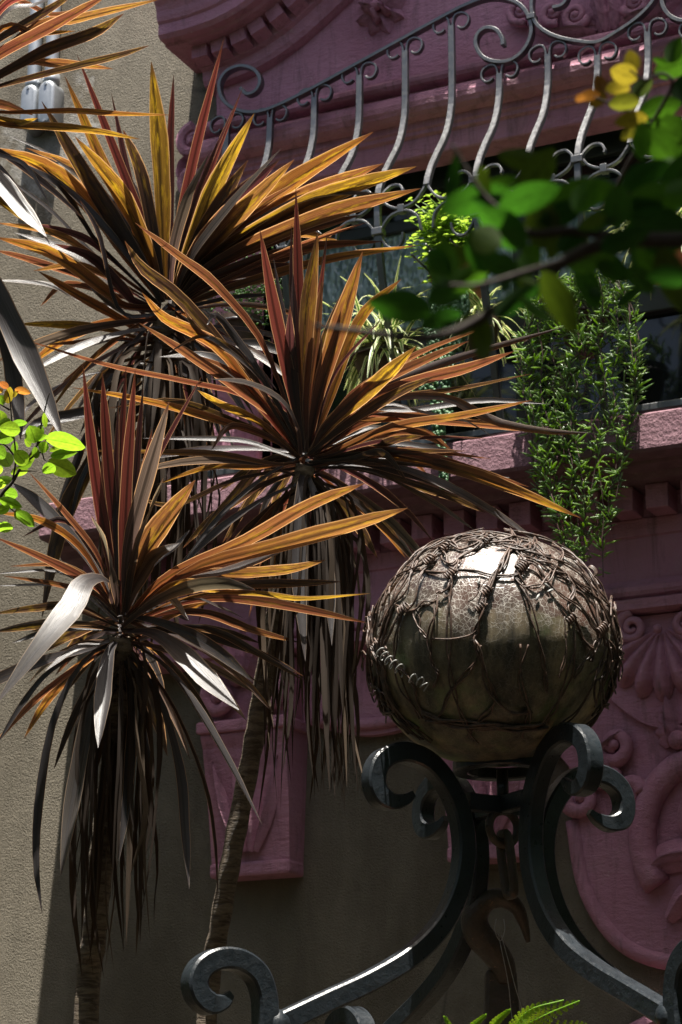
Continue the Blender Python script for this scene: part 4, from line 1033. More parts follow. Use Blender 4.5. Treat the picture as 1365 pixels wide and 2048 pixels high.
for pts, r, s in [
 ([(770, 50), (790, 110), (740, 190), (700, 260), (650, 390), (620, 480), (600, 560), (610, 620), (640, 760), (700, 880), (790, 960), (880, 965)], .0032, 3),
 ([(780, 70), (775, 130), (725, 220), (690, 290), (655, 370)], .003, 2),
 ([(790, 110), (830, 200), (805, 270), (850, 360), (890, 480), (920, 620), (950, 760), (960, 850)], .0026, 2),
 ([(250, 235), (380, 242), (520, 255), (690, 268), (835, 268)], .0028, 2), ([(830, 180), (806, 240), (830, 312), (900, 328), (960, 285), (1010, 222), (1032, 160), (980, 108)], .0028, 2),
 ([(830, 180), (900, 183), (970, 220), (1060, 265), (1150, 320), (1212, 372)], .0028, 2), ([(820, 212), (880, 224), (960, 300), (1050, 380), (1130, 450), (1200, 530), (1250, 576)], .0026, 2),
 ([(890, 68), (910, 150), (942, 192), (1000, 240)], .0028, 2), ([(1060, 265), (1080, 340), (1068, 430), (1100, 500), (1130, 560), (1182, 642)], .0028, 3),
 ([(1100, 200), (1180, 290), (1230, 370), (1275, 450), (1295, 560), (1300, 700), (1290, 810)], .003, 3), ([(1270, 510), (1205, 620), (1150, 700), (1090, 790)], .0026, 2),
 ([(400, 380), (402, 480), (370, 580), (378, 700), (408, 760), (388, 830)], .0032, 2), ([(200, 430), (285, 442), (340, 410), (402, 395)], .0028, 2),
 ([(290, 450), (318, 540), (362, 592)], .0026, 2), ([(368, 585), (480, 588), (570, 572), (612, 540)], .0028, 1), ([(660, 90), (600, 130), (540, 165), (480, 212), (440, 182), (428, 135), (462, 122)], .0032, 2),
 ([(520, 190), (488, 270), (470, 312), (440, 350), (414, 356)], .0028, 2), ([(380, 200), (330, 290), (290, 400), (240, 462), (180, 540), (150, 605), (160, 640)], .003, 2),
 ([(600, 62), (480, 80), (370, 118), (270, 198), (190, 295), (125, 400), (85, 520), (80, 640)], .0032, 3), ([(640, 48), (500, 66), (380, 130), (300, 190), (210, 330), (150, 480), (110, 600)], .0028, 2),
 ([(90, 600), (120, 640), (180, 700), (240, 752), (290, 822), (302, 870)], .0028, 2), ([(340, 985), (480, 1020), (640, 1042), (800, 1042), (950, 1030)], .0045, 3), ([(330, 960), (480, 1000), (640, 1020), (800, 1024), (930, 1016)], .004, 2),
 ([(350, 1000), (300, 900), (280, 820)], .003, 1), ([(250, 100), (300, 200), (250, 330), (170, 420), (120, 520)], .0026, 2), ([(430, 130), (380, 190), (280, 240), (180, 300), (130, 420)], .0026, 2),
 ([(740, 40), (860, 60), (960, 90), (1060, 150), (1150, 230), (1220, 330)], .003, 3), ([(900, 60), (1010, 110), (1110, 190), (1180, 290), (1235, 420), (1250, 520)], .0028, 2),
 ([(1030, 160), (1120, 210), (1200, 290), (1270, 420)], .0026, 2), ([(1000, 240), (1090, 300), (1200, 380), (1260, 480)], .0026, 2), ([(1250, 576), (1200, 620), (1180, 700)], .0026, 2),
 ([(1285, 560), (1260, 680), (1180, 770)], .0024, 1), ([(630, 60), (680, 90), (760, 80), (830, 90)], .003, 2), ([(500, 80), (560, 80), (620, 110), (670, 85)], .003, 2),
 ([(1050, 480), (1045, 580), (1040, 700), (1010, 780)], .0022, 2), ([(690, 265), (640, 300), (600, 380), (560, 400)], .002, 1)]:
    wire(ZG(pts), r*.68, .003, s)
for pts in ([(470, 300), (455, 520), (470, 760), (520, 960), (600, 1100)], [(230, 470), (200, 640), (230, 830), (320, 980)], [(700, 880), (640, 980), (560, 1080)], [(1100, 520), (1090, 700), (1030, 880), (930, 1010)], [(850, 620), (830, 800), (860, 960), (840, 1080)], [(1250, 600), (1210, 760), (1120, 920), (1000, 1040)], [(120, 660), (170, 860), (260, 1010), (380, 1110)], [(620, 620), (560, 760), (470, 880), (400, 980)]):
    wire(ZG(pts), .0019, .003, 2, .006)
# coils and knots
def coil(path_, turns, rc, r=.0016, mat='wire_rust'):
    P = [on_globe(x, y, .006) for x, y in path_]; c = cr([p for p, _ in P], 200); nn_ = P[0][1]; m = MB(); out = []
    for i, p in enumerate(c):
        t = (c[min(i+1, 199)]-c[max(i-1, 0)]).normalized(); v = (p-GCN).normalized(); sd = t.cross(v).normalized()
        a = i/199*turns*2*math.pi; out.append(p+sd*rc*math.cos(a)+v*(rc*.55+rc*.6*math.sin(a)))
    m.tube(out, r, 5); m.build('wire_coil', M[mat], gb, smooth=True)
coil(ZG([(130, 650), (180, 700), (245, 750)]), 5, .012, .0016, 'bare_wire'); coil(ZG([(280, 780), (330, 800), (360, 830)]), 3, .010, .0015, 'bare_wire')
for x, y, t_, rc in ((655, 350, 4, .006), (625, 430, 4, .006), (475, 265, 5, .008), (830, 230, 5, .009), (370, 200, 5, .010), (245, 440, 4, .009), (1225, 545, 5, .009), (450, 130, 4, .009), (665, 90, 4, .007), (1075, 490, 4, .006), (1190, 245, 5, .010)):
    coil(ZG([(x-22, y+18), (x, y), (x+20, y-22)]), t_, rc, .0022)
# tangle on both flanks and on top
for i in range(26):
    side = i % 3
    if side == 0: a0, a1 = R(150, 190), R(185, 235)
    elif side == 1: a0, a1 = R(-5, 40), R(-45, 0)
    else: a0, a1 = R(60, 120), R(30, 150)
    P = []
    k = R(.86, .995)
    for j in range(5):
        a = math.radians(a0+(a1-a0)*j/4+R(-6, 6)); kk_ = min(.998, k+R(-.05, .05))
        P.append((985+250*kk_*math.cos(a), 1300-232*kk_*math.sin(a)))
    wire(P, R(.0016, .0028), .005, random.choice((1, 2)), .006)
for i in range(22):      # rusty loops standing off the rim
    s = -1 if i % 2 else 1; a = math.radians(R(-50, 25)); cx_, cy_ = 985+s*249*math.cos(a), 1300-232*math.sin(a)
    P = [(cx_+R(-9, 5)*s, cy_+R(-22, 22)) for _ in range(5)]
    wire(P, .0018, R(.004, .012), 1, .005)
# small pale seeds and bits of straw caught in the wire
for x, y, a in ((615, 300, 80), (910, 380, 60), (975, 345, 30), (925, 235, 100), (950, 315, 140), (330, 215, 30), (280, 415, 10), (1050, 190, 130)):
    (qx, qy), = ZG([(x, y)]); p, n_ = on_globe(qx, qy, .006); m = MB()
    rot = n_.to_track_quat('Z', 'Y').to_matrix() @ Matrix.Rotation(math.radians(a), 3, 'Z'); m.ico(p, .011, 1, (1, .28, .2), rot); sd_ = m.build('seed', M['bare_seed'] if 'bare_seed' in M else M['bare_wire'], gb, smooth=True)

# ------------------------------------------------------------------ ring, link and lifting hook hanging in the frame
HD = GD
def hp(x, y, dd=0): return Dp(x, y, HD+dd)
eye = empty('hanging_hook', hp(1000, 1640), 'rusty iron link and big crane hook hanging under the globe', 'hook')
RI = M['rusty_iron']
rc = hp(1000, 1650); e0 = adir(0)
zt = zb
m = MB(); c = V((AX.x, AX.y, zb-.045))
m.tube([c+e0*.034*math.cos(a*math.pi/14)+V((0, 0, .034*math.sin(a*math.pi/14))) for a in range(29)], .0085, 10, cap=False); m.build('eye_ring', RI, eye, smooth=True)
m = MB(); z1, z2 = c.z-.012, hp(1005, 1802).z; e1_ = adir(1); L = []
x1 = 0
for i in range(41):
    a = 2*math.pi*i/40; zz = (z1+z2)/2+(z1-z2)/2*math.sin(a); rr = .017*math.copysign(abs(math.cos(a))**.35, math.cos(a))
    L.append(V((AX.x, AX.y, zz))+e1_*rr+RGT*.012*(z1-zz)/(z1-z2))
m.tube(L, .0095, 10, cap=False); m.build('long_link', RI, eye, smooth=True)
hk = cr([hp(1010, 1962), hp(1006, 1930), hp(985, 1900), hp(957, 1868), hp(950, 1835), hp(968, 1806), hp(1003, 1796), hp(1032, 1813), hp(1047, 1845), hp(1057, 1884)], 44)
m = MB(); m.tube(hk, [.021+.009*math.sin(min(1, i/26)*math.pi) if i < 26 else max(.005, .021-.016*((i-26)/17)**1.5) for i in range(44)], 14); m.build('hook', RI, eye, smooth=True)
m = MB(); b0, b1 = hp(1003, 1938), hp(1003, 2110)
bm = bmesh.new(); bmesh.ops.create_cube(bm, size=1)
for v in bm.verts:
    top = v.co.z > 0; s = .031 if top else .04
    q = RGT*(v.co.x*2*s)+V((-RGT.y, RGT.x, 0))*(v.co.y*2*s); v.co = V(((b0.x+b1.x)/2, (b0.y+b1.y)/2, b0.z if top else b1.z))+q
bmesh.ops.bevel(bm, geom=list(bm.edges), offset=.008, segments=2, affect='EDGES', profile=.5)
m.bm(bm); m.tube([b0+V((0, 0, -.002)), b0+V((0, 0, .012))], .026, 12); m.build('block', RI, eye)

# ------------------------------------------------------------------ fern in a pot hung from the hook by two thin wires
fb = Dp(1030, 2175, GD-.42)
fern = empty('hanging_fern', fb-V((0, 0, .12)), 'bright green fern fronds at the bottom edge below the hook', 'fern')
m = MB(); nn = 20; prof = [(.02, -.12), (.075, -.12), (.10, 0), (.108, 0), (.108, .012), (.092, .012), (.085, -.01), (0.01, -.012)]
vs = [(fb.x+r*math.cos(2*math.pi*i/nn), fb.y+r*math.sin(2*math.pi*i/nn), fb.z+z) for i in range(nn) for r, z in prof]; kk = len(prof)
mk('pot', vs, [(i*kk+j, ((i+1) % nn)*kk+j, ((i+1) % nn)*kk+j+1, i*kk+j+1) for i in range(nn) for j in range(kk-1)], M['terracotta'], fern, smooth=True)
for a, b in (((997, 1868), (1030, 2060)), ((1003, 1870), (1048, 2060))):
    m = MB(); m.tube(cr([hp(*a, -.03), hp((a[0]+b[0])/2+3, (a[1]+b[1])/2, -.06), hp(*b, -.10), fb+V((R(-.05, .05), 0, .01))], 14), .0009, 5); m.build('hanging_wire', M['bare_wire'], fern)
m = MB(); m.tube(cr([hp(993, 1838, -.03), hp(990, 1860, -.034), hp(1001, 1882, -.035), hp(1010, 1860, -.034), hp(1008, 1838, -.03)], 20), .0009, 5); m.build('wire_loop', M['bare_wire'], fern)
def frond(pts, width, mat, parent, npin=17):
    c = cr(pts, npin*2); m = MB(); m.tube(c, .0012, 5); L = len(c)
    v = None
    for i in range(3, L-1):
        u = i/(L-1); t = (c[min(i+1, L-1)]-c[i-1]).normalized(); view = (c[i]-CAM).normalized(); sd = t.cross(view).normalized(); nr = V((0, 0, 1))
        pl_ = width*math.sin(math.pi*(.16+.84*(1-u)))**.9 if u > .15 else width*.6
        pl_ = width*(1-u)**.75*min(1, u*5)
        for sg in (-1, 1):
            if i % 2 == (0 if sg > 0 else 1): continue
            d = (sd*sg+t*.75+V((0, 0, -.15))).normalized(); nl = max(3, int(pl_/.0042)); across = d.cross(view).normalized()
            for j in range(nl):
                s = (j+.5)/nl; q = c[i]+d*pl_*s; lw = .0052*(1-s*.75)+.0014; ll = .0026
                for g2 in (-1, 1):
                    e = (across*g2+d*.4).normalized()
                    a_ = q-d*ll; b_ = q+d*ll; tip = q+e*lw+V((0, 0, -.001)); m.add([a_, b_, b_*.35+tip*.65+d*.0008, tip, a_*.35+tip*.65-d*.0004], [(0, 1, 2, 3, 4)])
    return m.build('frond', mat, parent, kind='stuff')
for pts, w_ in (([(1032, 2120), (1045, 2060), (1090, 2030), (1160, 2001)], .040), ([(1028, 2120), (1030, 2060), (1060, 2020), (1128, 2000)], .022), ([(1012, 2130), (985, 2060), (1020, 2018)], .018), ([(1005, 2130), (940, 2070), (972, 2028)], .016),
                ([(1020, 2140), (1080, 2080), (1150, 2060), (1190, 2062)], .045), ([(1010, 2140), (930, 2090), (888, 2032)], .012), ([(1020, 2140), (990, 2090), (930, 2080)], .04)):
    frond([Dp(x, y, GD-.42-.05*i/(len(pts))) for i, (x, y) in enumerate(pts)], w_, M['fern_green'], fern)
# ------------------------------------------------------------------ pots and plants hung in the window grille
def pot(root, c, r, h, mat, sag=.86):
    """pot whose rim centre is c"""
    n = 28; prof = [(.0, -h), (r*.66*sag, -h), (r*.70*sag, -h*.97), (r*.9, -h*.2), (r*.9, -h*.18), (r, -h*.17), (r, 0), (r*.9, 0), (r*.86, -h*.1), (0, -h*.12)]
    vs = [(c.x+q*math.cos(2*math.pi*i/n), c.y+q*math.sin(2*math.pi*i/n), c.z+z) for i in range(n) for q, z in prof]; k = len(prof)
    mk('pot', vs, [(i*k+j, ((i+1) % n)*k+j, ((i+1) % n)*k+j+1, i*k+j+1) for i in range(n) for j in range(k-1)], M[mat], root, smooth=False)
    m = MB(); m.tube([(c.x+r*1.03*math.cos(a*math.pi/14), c.y+r*1.03*math.sin(a*math.pi/14), c.z-h*.18) for a in range(29)], .004, 6, cap=False)
    zz = c.z-h*.18; yb = by(zz)
    m.tube([(c.x-r*.5, c.y-r*.88, zz), (c.x-r*.5, min(yb, c.y-r*.9), zz+.004)], .004, 6); m.tube([(c.x+r*.5, c.y-r*.88, zz), (c.x+r*.5, min(yb, c.y-r*.9), zz+.004)], .004, 6)
    m.build('pot_ring', M['grille_iron'], root, smooth=True)
def blades(root, c, n, L, wid, mat, up=(20, 80), droop=.22, name='foliage', spread=.03, plant_az=None):
    m = MB()
    for i in range(n):
        a = R(0, 2*math.pi) if plant_az is None else math.radians(R(*plant_az)); el = math.radians(R(*up)); ln = L*R(.6, 1.1)
        d = V((math.cos(a)*math.cos(el), math.sin(a)*math.cos(el), math.sin(el))); p = c+V((R(-spread, spread), R(-spread, spread), 0)); pts = []
        k = droop*R(.7, 1.3); K = 9
        for j in range(K): pts.append(p.copy()); d = (d+V((0, 0, -k))).normalized(); p = p+d*ln/(K-1)
        vs = []; us = []
        for j, q in enumerate(pts):
            t = (pts[min(j+1, K-1)]-pts[max(j-1, 0)]).normalized(); s = t.cross(V((0, 0, 1))); s = s.normalized() if s.length > .05 else V((1, 0, 0)); u = j/(K-1)
            w_ = wid*R(.9, 1.1)*(1-.9*abs(u-.35)**1.3/.6)*.5; nr = s.cross(t).normalized(); w_ = max(w_, .0006)
            for kx, f_ in ((-1, .35), (0, 0), (1, .35)): vs.append(q+s*w_*kx+nr*w_*f_); us.append(((kx+1)/2, u))
        m.add(vs, [(j*3+k2, j*3+k2+1, (j+1)*3+k2+1, (j+1)*3+k2) for j in range(K-1) for k2 in (0, 1)], us)
    return m.build(name, M[mat], root, smooth=True, uv=True, kind='stuff')
# spindle leaf shared by the succulents
def spindle(m, p, d, L, r, n=5):
    d = d.normalized(); a = d.orthogonal().normalized(); b = d.cross(a); vs = [p]
    for s, q in ((.25, .8), (.55, 1.0), (.82, .65)):
        for k in range(n):
            th = 2*math.pi*k/n; vs.append(p+d*L*s+(a*math.cos(th)+b*math.sin(th))*r*q)
    vs.append(p+d*L); e = len(vs)-1
    fs = [(0, 1+(k+1) % n, 1+k) for k in range(n)]
    for l in range(2): fs += [(1+l*n+k, 1+l*n+(k+1) % n, 1+(l+1)*n+(k+1) % n, 1+(l+1)*n+k) for k in range(n)]
    fs += [(1+2*n+k, 1+2*n+(k+1) % n, e) for k in range(n)]
    m.add(vs, fs)
def trailing(root, c, outline, y0, y1, nst, dens):
    """curtain of stems; outline = list of (py, px left, px right) in the photograph on the plane of the grille"""
    stem = MB(); fol = MB(); lit_leaves = MB()
    tab_l = [(a, b) for a, b, _ in outline]; tab_r = [(a, b) for a, _, b in outline]
    for i in range(nst):
        f = R(0, 1) if i % 5 else R(-.06, 1.06); yend = outline[-1][0]-abs(R(0, 1))**1.6*(outline[-1][0]-outline[0][0])*.75
        ys = outline[0][0]; pts = []; dep = R(y0, y1); n = 9
        for j in range(n):
            py = ys+(yend-ys)*j/(n-1); l, r_ = lerp_tab(tab_l, py), lerp_tab(tab_r, py)
            px = l+(r_-l)*(min(1, max(0, f+R(-.1, .1))) if i % 5 else f+R(-.06, .06)); pts.append(Wp(px, py, dep+R(-.012, .012)))
        cc = cr(pts, 40); stem.tube(cc, .0016, 4)
        ln = sum((b-a).length for a, b in zip(cc, cc[1:])); N = int(ln*dens)
        for k in range(N):
            u = R(0, 1)*39; q = cc[int(u)].lerp(cc[min(39, int(u)+1)], u-int(u)); az = R(0, 2*math.pi); el = R(-.3, 1.1); tgt = fol if R(0, 1) < .58 else lit_leaves
            d = V((math.cos(az)*math.cos(el), math.sin(az)*math.cos(el), math.sin(el))); spindle(tgt, q, d, R(.022, .055)*(1.15 if k % 3 else .7), R(.0020, .0036))
    lit_leaves.build('sunlit_foliage', M['clover_green'], root, smooth=True, kind='stuff')  # random paler share of the leaves, coloured as if sunlit
    stem.build('stems', M['purple_stem'], root, smooth=True, kind='stuff'); fol.build('foliage', M['trailing_succulent'], root, smooth=True, kind='stuff')

# long trailing succulent on the right
c = Wp(1165, 620, -.20)
t = empty('trailing_succulent', c-V((0, 0, .16)), 'long curtain of trailing green succulent hanging over the window ledge', 'hanging plant')
pot(t, c, .085, .15, 'dark_pot')
trailing(t, c, [(555, 1100, 1235), (600, 1075, 1262), (690, 1050, 1280), (800, 1045, 1272), (900, 1072, 1250), (1000, 1095, 1232), (1080, 1128, 1218), (1165, 1150, 1205)], -.345, -.43, 36, 118)
m = MB()
for i in range(170):
    a = R(0, 6.28); q = c+V((R(-.085, .085), R(-.085, .085), R(-.02, .07))); el = R(.2, 1.4); spindle(m, q, V((math.cos(a)*math.cos(el), math.sin(a)*math.cos(el), math.sin(el))), R(.03, .045), R(.003, .0046))
m.build('top_foliage', M['clover_green'], t, smooth=True, kind='stuff')
# clover-like plant in a terracotta pot
c = Wp(930, 520, -.20)
t = empty('clover_pot', c-V((0, 0, .15)), 'bright lime clover-leaved plant in a terracotta pot behind the dark branch', 'potted plant')
pot(t, c, .085, .15, 'terracotta')
stem = MB(); lf = MB()
for i in range(360):
    px, py = random.gauss(886, 36), random.gauss(465, 42)
    if not (815 < px < 965 and 385 < py < 570): continue
    tip = Wp(px, py, -.24+R(-.08, .07)); b = c+V((R(-.06, .06), R(-.06, .06), -.01)); mid = b.lerp(tip, .55)+V((R(-.02, .02), R(-.02, .02), .03)); stem.tube(cr([b, mid, tip], 7), .0011, 4)
    for k in range(3):
        a = k*2.1+R(-.3, .3)+i; n_ = V((R(-.5, .5), R(-.7, .1), 1)).normalized(); s = n_.orthogonal().normalized(); s2 = n_.cross(s); r_ = R(.006, .0115); ct = tip+(s*math.cos(a)+s2*math.sin(a))*r_
        vs = [ct]+[ct+(s*math.cos(q*math.pi/4)+s2*math.sin(q*math.pi/4))*r_+n_*.0015 for q in range(8)]; lf.add(vs, [(0, 1+q, 1+(q+1) % 8) for q in range(8)])
stem.build('stems', M['clover_green'], t, kind='stuff'); lf.build('foliage', M['clover_green'], t, smooth=True, kind='stuff')
# beaded burro-tail strings
c = Wp(895, 545, -.20)
t = empty('beaded_succulent', c-V((0, 0, .12)), 'hanging strings of bead-like succulent leaves left of the trailing curtain', 'hanging plant')
pot(t, c, .06, .11, 'terracotta')
m = MB(); bd = MB()
for pts in ([(905, 560), (898, 600), (905, 660), (903, 720), (900, 760)], [(880, 600), (878, 680), (892, 760), (898, 840)], [(858, 640), (862, 690), (852, 740), (848, 790)], [(890, 560), (886, 700), (882, 850), (886, 930), (888, 975)], [(915, 580), (912, 650), (915, 700)], [(872, 640), (868, 760), (876, 870)], [(930, 600), (925, 650), (920, 690)]):
    P = [c+V((R(-.04, .04), -.05, 0))]+[Wp(x, y, -.355) for x, y in pts]; cc = cr(P, 60); m.tube(cc, .0015, 4)
    for q in cc:
        for k in range(5):
            a = R(0, 6.28); bd.ico(q+V((math.cos(a)*.011, math.sin(a)*.011, R(-.006, .006))), .0068, 1, (.9, .9, 1.25))
m.build('stems', M['herb_green'], t, kind='stuff'); bd.build('beads', M['bead_succulent'], t, smooth=True, kind='stuff')
# spider plants
for px, py, yy, n, L, lab, pm, pr in ((765, 705, -.24, 150, .30, 'variegated spider plant in a dark bowl behind the middle cordyline', 'dark_pot', .105), (965, 640, -.24, 80, .19, 'variegated spider plant hanging beside the terracotta pot', 'dark_pot', .06), (1320, 480, -.22, 80, .27, 'variegated spider plant in brown pot at the right edge behind leaves', 'terracotta', .095)):
    c = Wp(px, py, yy); t = empty('spider_plant', c-V((0, 0, .13)), lab, 'potted plant', 'spider plants in the window grille')
    pot(t, c, pr, .13, pm); blades(t, c+V((0, 0, -.005)), n, L, .016, 'spider', (10, 85), .27, spread=pr*.5)
# feathery herb in the left part of the grille
c = Wp(480, 640, -.20); t = empty('herb_pot', c-V((0, 0, .13)), 'small feathery green herb in a dark pot behind the upper cordyline', 'potted plant')
pot(t, c, .08, .13, 'dark_pot'); m = MB()
for i in range(800):
    q = Wp(random.gauss(490, 40), random.gauss(580, 42), -.20+R(-.08, .08)); a = R(0, 6.28); el = R(-.5, 1.2); spindle(m, q, V((math.cos(a)*math.cos(el), math.sin(a)*math.cos(el), math.sin(el))), R(.008, .018), R(.002, .0045), 4)
for i in range(22):
    q = Wp(random.gauss(490, 30), random.gauss(570, 30), -.20); m.tube(cr([c+V((R(-.04, .04), 0, -.01)), c.lerp(q, .5)+V((0, 0, .02)), q], 8), .0012, 4)
m.build('foliage', M['herb_green'], t, smooth=True, kind='stuff')

# ------------------------------------------------------------------ broad green leaves (shrub on the left, tree on the right)
def oval(parent, c, ax, nr, L, W_, col, cup=.14, name='leaf', notch=False):
    ax = ax.normalized(); s = nr.cross(ax).normalized(); nr = ax.cross(s).normalized(); vs = []; us = []; n = 9
    for i in range(n):
        u = i/(n-1); w_ = W_*.5*math.sin(math.pi*min(1, max(.02, u**.85)))**.62; w_ = max(w_, W_*.02)
        bend = -cup*.9*L*(u-.5)**2
        for k in (-1, -.5, 0, .5, 1): vs.append(c+ax*(u-.5)*L+s*w_*k+nr*(cup*w_*abs(k)**1.5+bend)); us.append(((k+1)/2, u))
    return mk(name, vs, [(i*5+k, i*5+k+1, (i+1)*5+k+1, (i+1)*5+k) for i in range(n-1) for k in range(4)], M['green'], parent, smooth=True, uvs=us, color=(*col, 1))
GRN = [(.34, .62, .03), (.44, .70, .04), (.26, .50, .03)]; YEL = [(.65, .50, .04), (.75, .42, .04)]; ORG = [(.75, .30, .05), (.65, .22, .05)]
SD = 4.55
sb = Dp(-60, 1100, SD); rootb = V((sb.x-.1, sb.y, 0))
sh = empty('green_shrub', rootb, 'bright lime green shrub twig at the left edge in the sun', 'shrub')
def pxleaf(parent, x, y, ang, L, W_, D, col, tilt=35, dz=0):
    """leaf seen as an oval at pixel x, y; ang in the picture (degrees, anticlockwise), tilted so that its upper side faces the sky"""
    a = math.radians(ang); ax = RGT*math.cos(a)+UPV*math.sin(a); ct = Dp(x, y, D+dz); v = (ct-CAM).normalized()
    ax = (ax-v*R(-.25, .25)).normalized(); b = math.radians(tilt); nb = (-v*math.cos(b)*-1+UPV*math.sin(b))
    nb = (v*math.cos(b)+UPV*math.sin(b)).normalized()
    if nb.z < 0: nb = -nb
    return oval(parent, ct, ax, nb, L*D/FPX, W_*D/FPX/max(.5, math.cos(b)), col, R(.05, .3))
stems = [[(-40, 1080), (0, 995), (25, 965), (45, 930), (75, 890), (90, 870)], [(25, 965), (32, 915), (25, 850), (20, 800), (15, 780)], [(75, 890), (83, 850), (95, 800), (100, 785)], [(45, 930), (80, 905), (90, 920), (100, 922)], [(75, 890), (110, 885)], [(0, 995), (25, 1020), (50, 1035)], [(20, 820), (0, 808)], [(32, 915), (10, 890), (-10, 893)], [(35, 942), (75, 942)], [(-40, 1080), (-55, 1300), (-60, 1700)]]
stems[-1] = [(-40, 1080), (-52, 1300), (-60, 1700), (-62, 2200)]
for s_ in stems:
    P = [Dp(x, y, SD) for x, y in s_]
    if s_ is stems[-1]: P.append(rootb)
    m = MB(); m.tube(cr(P, 24), [(.0045 if s_ in (stems[0], stems[-1]) else .0022)*(1-.6*i/23 if s_ is not stems[-1] else 1) for i in range(24)], 7); m.build('stem', M['twig'], sh, smooth=True)
for x, y, a, L, W_, c in ((132, 885, -12, 84, 36, 0), (125, 935, -25, 66, 40, 1), (128, 908, 8, 54, 20, 2), (98, 938, 210, 30, 24, 0), (66, 868, 110, 36, 28, 0), (80, 862, 70, 24, 18, 2), (20, 858, 175, 44, 30, 1), (10, 875, 190, 40, 28, 2), (40, 846, 5, 32, 14, 2), (12, 918, 120, 36, 30, 0),
    (42, 915, 130, 36, 28, 1), (50, 930, 200, 30, 18, 0), (40, 943, 10, 36, 20, 1), (20, 988, 170, 32, 24, 2), (22, 1006, -20, 48, 22, 0), (38, 1028, 100, 28, 20, 1), (52, 1038, -40, 46, 24, 2), (8, 1055, 180, 36, 22, 0), (-4, 905, 150, 36, 30, 2), (2, 835, 100, 30, 26, 1), (3, 800, 120, 22, 16, 0), (62, 918, 60, 26, 14, 1),
    (72, 905, 100, 24, 16, 0), (88, 895, 250, 24, 16, 1), (90, 840, 95, 30, 9, 1), (12, 960, 170, 34, 18, 0), (-5, 970, 190, 34, 22, 1), (30, 895, 80, 26, 14, 2), (56, 885, 130, 20, 14, 1), (85, 875, 30, 22, 12, 0), (110, 898, 200, 24, 12, 1), (5, 1020, 200, 30, 20, 0), (-10, 940, 200, 34, 26, 1), (10, 845, 200, 26, 18, 0)):
    pxleaf(sh, x, y, a, L, W_, SD, GRN[c], R(-10, 50), R(-.05, .05))
for x, y, a, L, W_, c in ((18, 790, 80, 34, 18, YEL[0]), (46, 782, -15, 32, 15, ORG[0]), (8, 770, 150, 22, 14, ORG[1]), (32, 786, 60, 20, 8, YEL[0]), (-2, 782, 190, 18, 10, YEL[1])): pxleaf(sh, x, y, a, L, W_, SD, c, 20)

# tree whose low branch crosses the upper right of the picture
TD = 1.5
tb = V((1.35, -6.3, -.05)); tree = empty('garden_tree', tb, 'out-of-focus dark green tree branch hanging across the upper right foreground', 'tree')
TB = M['twig']
hub = V((1.2, -6.2, 2.35))
m = MB(); m.tube(cr([tb, tb+V((.03, .02, .8)), V((1.3, -6.2, 1.5)), hub, hub+V((-.1, 0, .9)), hub+V((-.3, -.1, 2.0)), hub+V((-.3, -.3, 3.0))], 40), [.13-.07*i/39 for i in range(40)], 14); m.build('trunk', M['bark'], tree, smooth=True)
for ex, ey, ez in ((-3.6, -6.6, 4.9), (-1.6, -4.6, 4.7), (1.0, -4.4, 4.8), (2.8, -6.5, 4.9), (-.6, -8.6, 4.9), (-5.0, -5.2, 5.0), (-3.8, -8.6, 5.0)):
    s0 = hub+V((-.1, 0, R(.6, 1.4))); e_ = V((ex, ey, ez)); m = MB(); m.tube(cr([s0, s0.lerp(e_, .45)+V((0, 0, .35)), e_], 26), [.055-.045*i/25 for i in range(26)], 8); m.build('limb', M['bark'], tree, smooth=True)
br = [([(1800, 470), (1500, 470), (1365, 480), (1270, 480), (1200, 490), (1130, 522), (1085, 562), (1000, 612), (930, 655), (860, 675), (790, 672), (700, 660), (630, 652)], .0068, .0016, 0), ([(1270, 480), (1150, 462), (1060, 466), (1010, 430), (960, 380), (905, 290)], .0042, .0012, .02), ([(1130, 522), (1050, 545), (960, 570), (900, 570)], .003, .0012, -.03), ([(1440, 330), (1365, 245), (1300, 240), (1240, 215), (1190, 195)], .0028, .001, .55), ([(1440, 330), (1345, 160), (1290, 160), (1260, 140)], .0025, .001, .5), ([(1085, 562), (1100, 600), (1120, 640)], .003, .001, 0)]
for pts, r0, r1, dz in br:
    P = [Dp(x, y, TD+dz) for x, y in pts]
    if pts[0][0] >= 1440: P = [hub+V((-.1, .05, .1))]+P
    n = 60; m = MB(); m.tube(cr(P, n), [r0+(r1-r0)*i/(n-1) for i in range(n)], 8); m.build('branch', TB, tree, smooth=True)
DKG = [(.045, .16, .010), (.11, .29, .016), (.026, .10, .008), (.10, .16, .01)]  # second green brightened to stand in for sunlit leaves
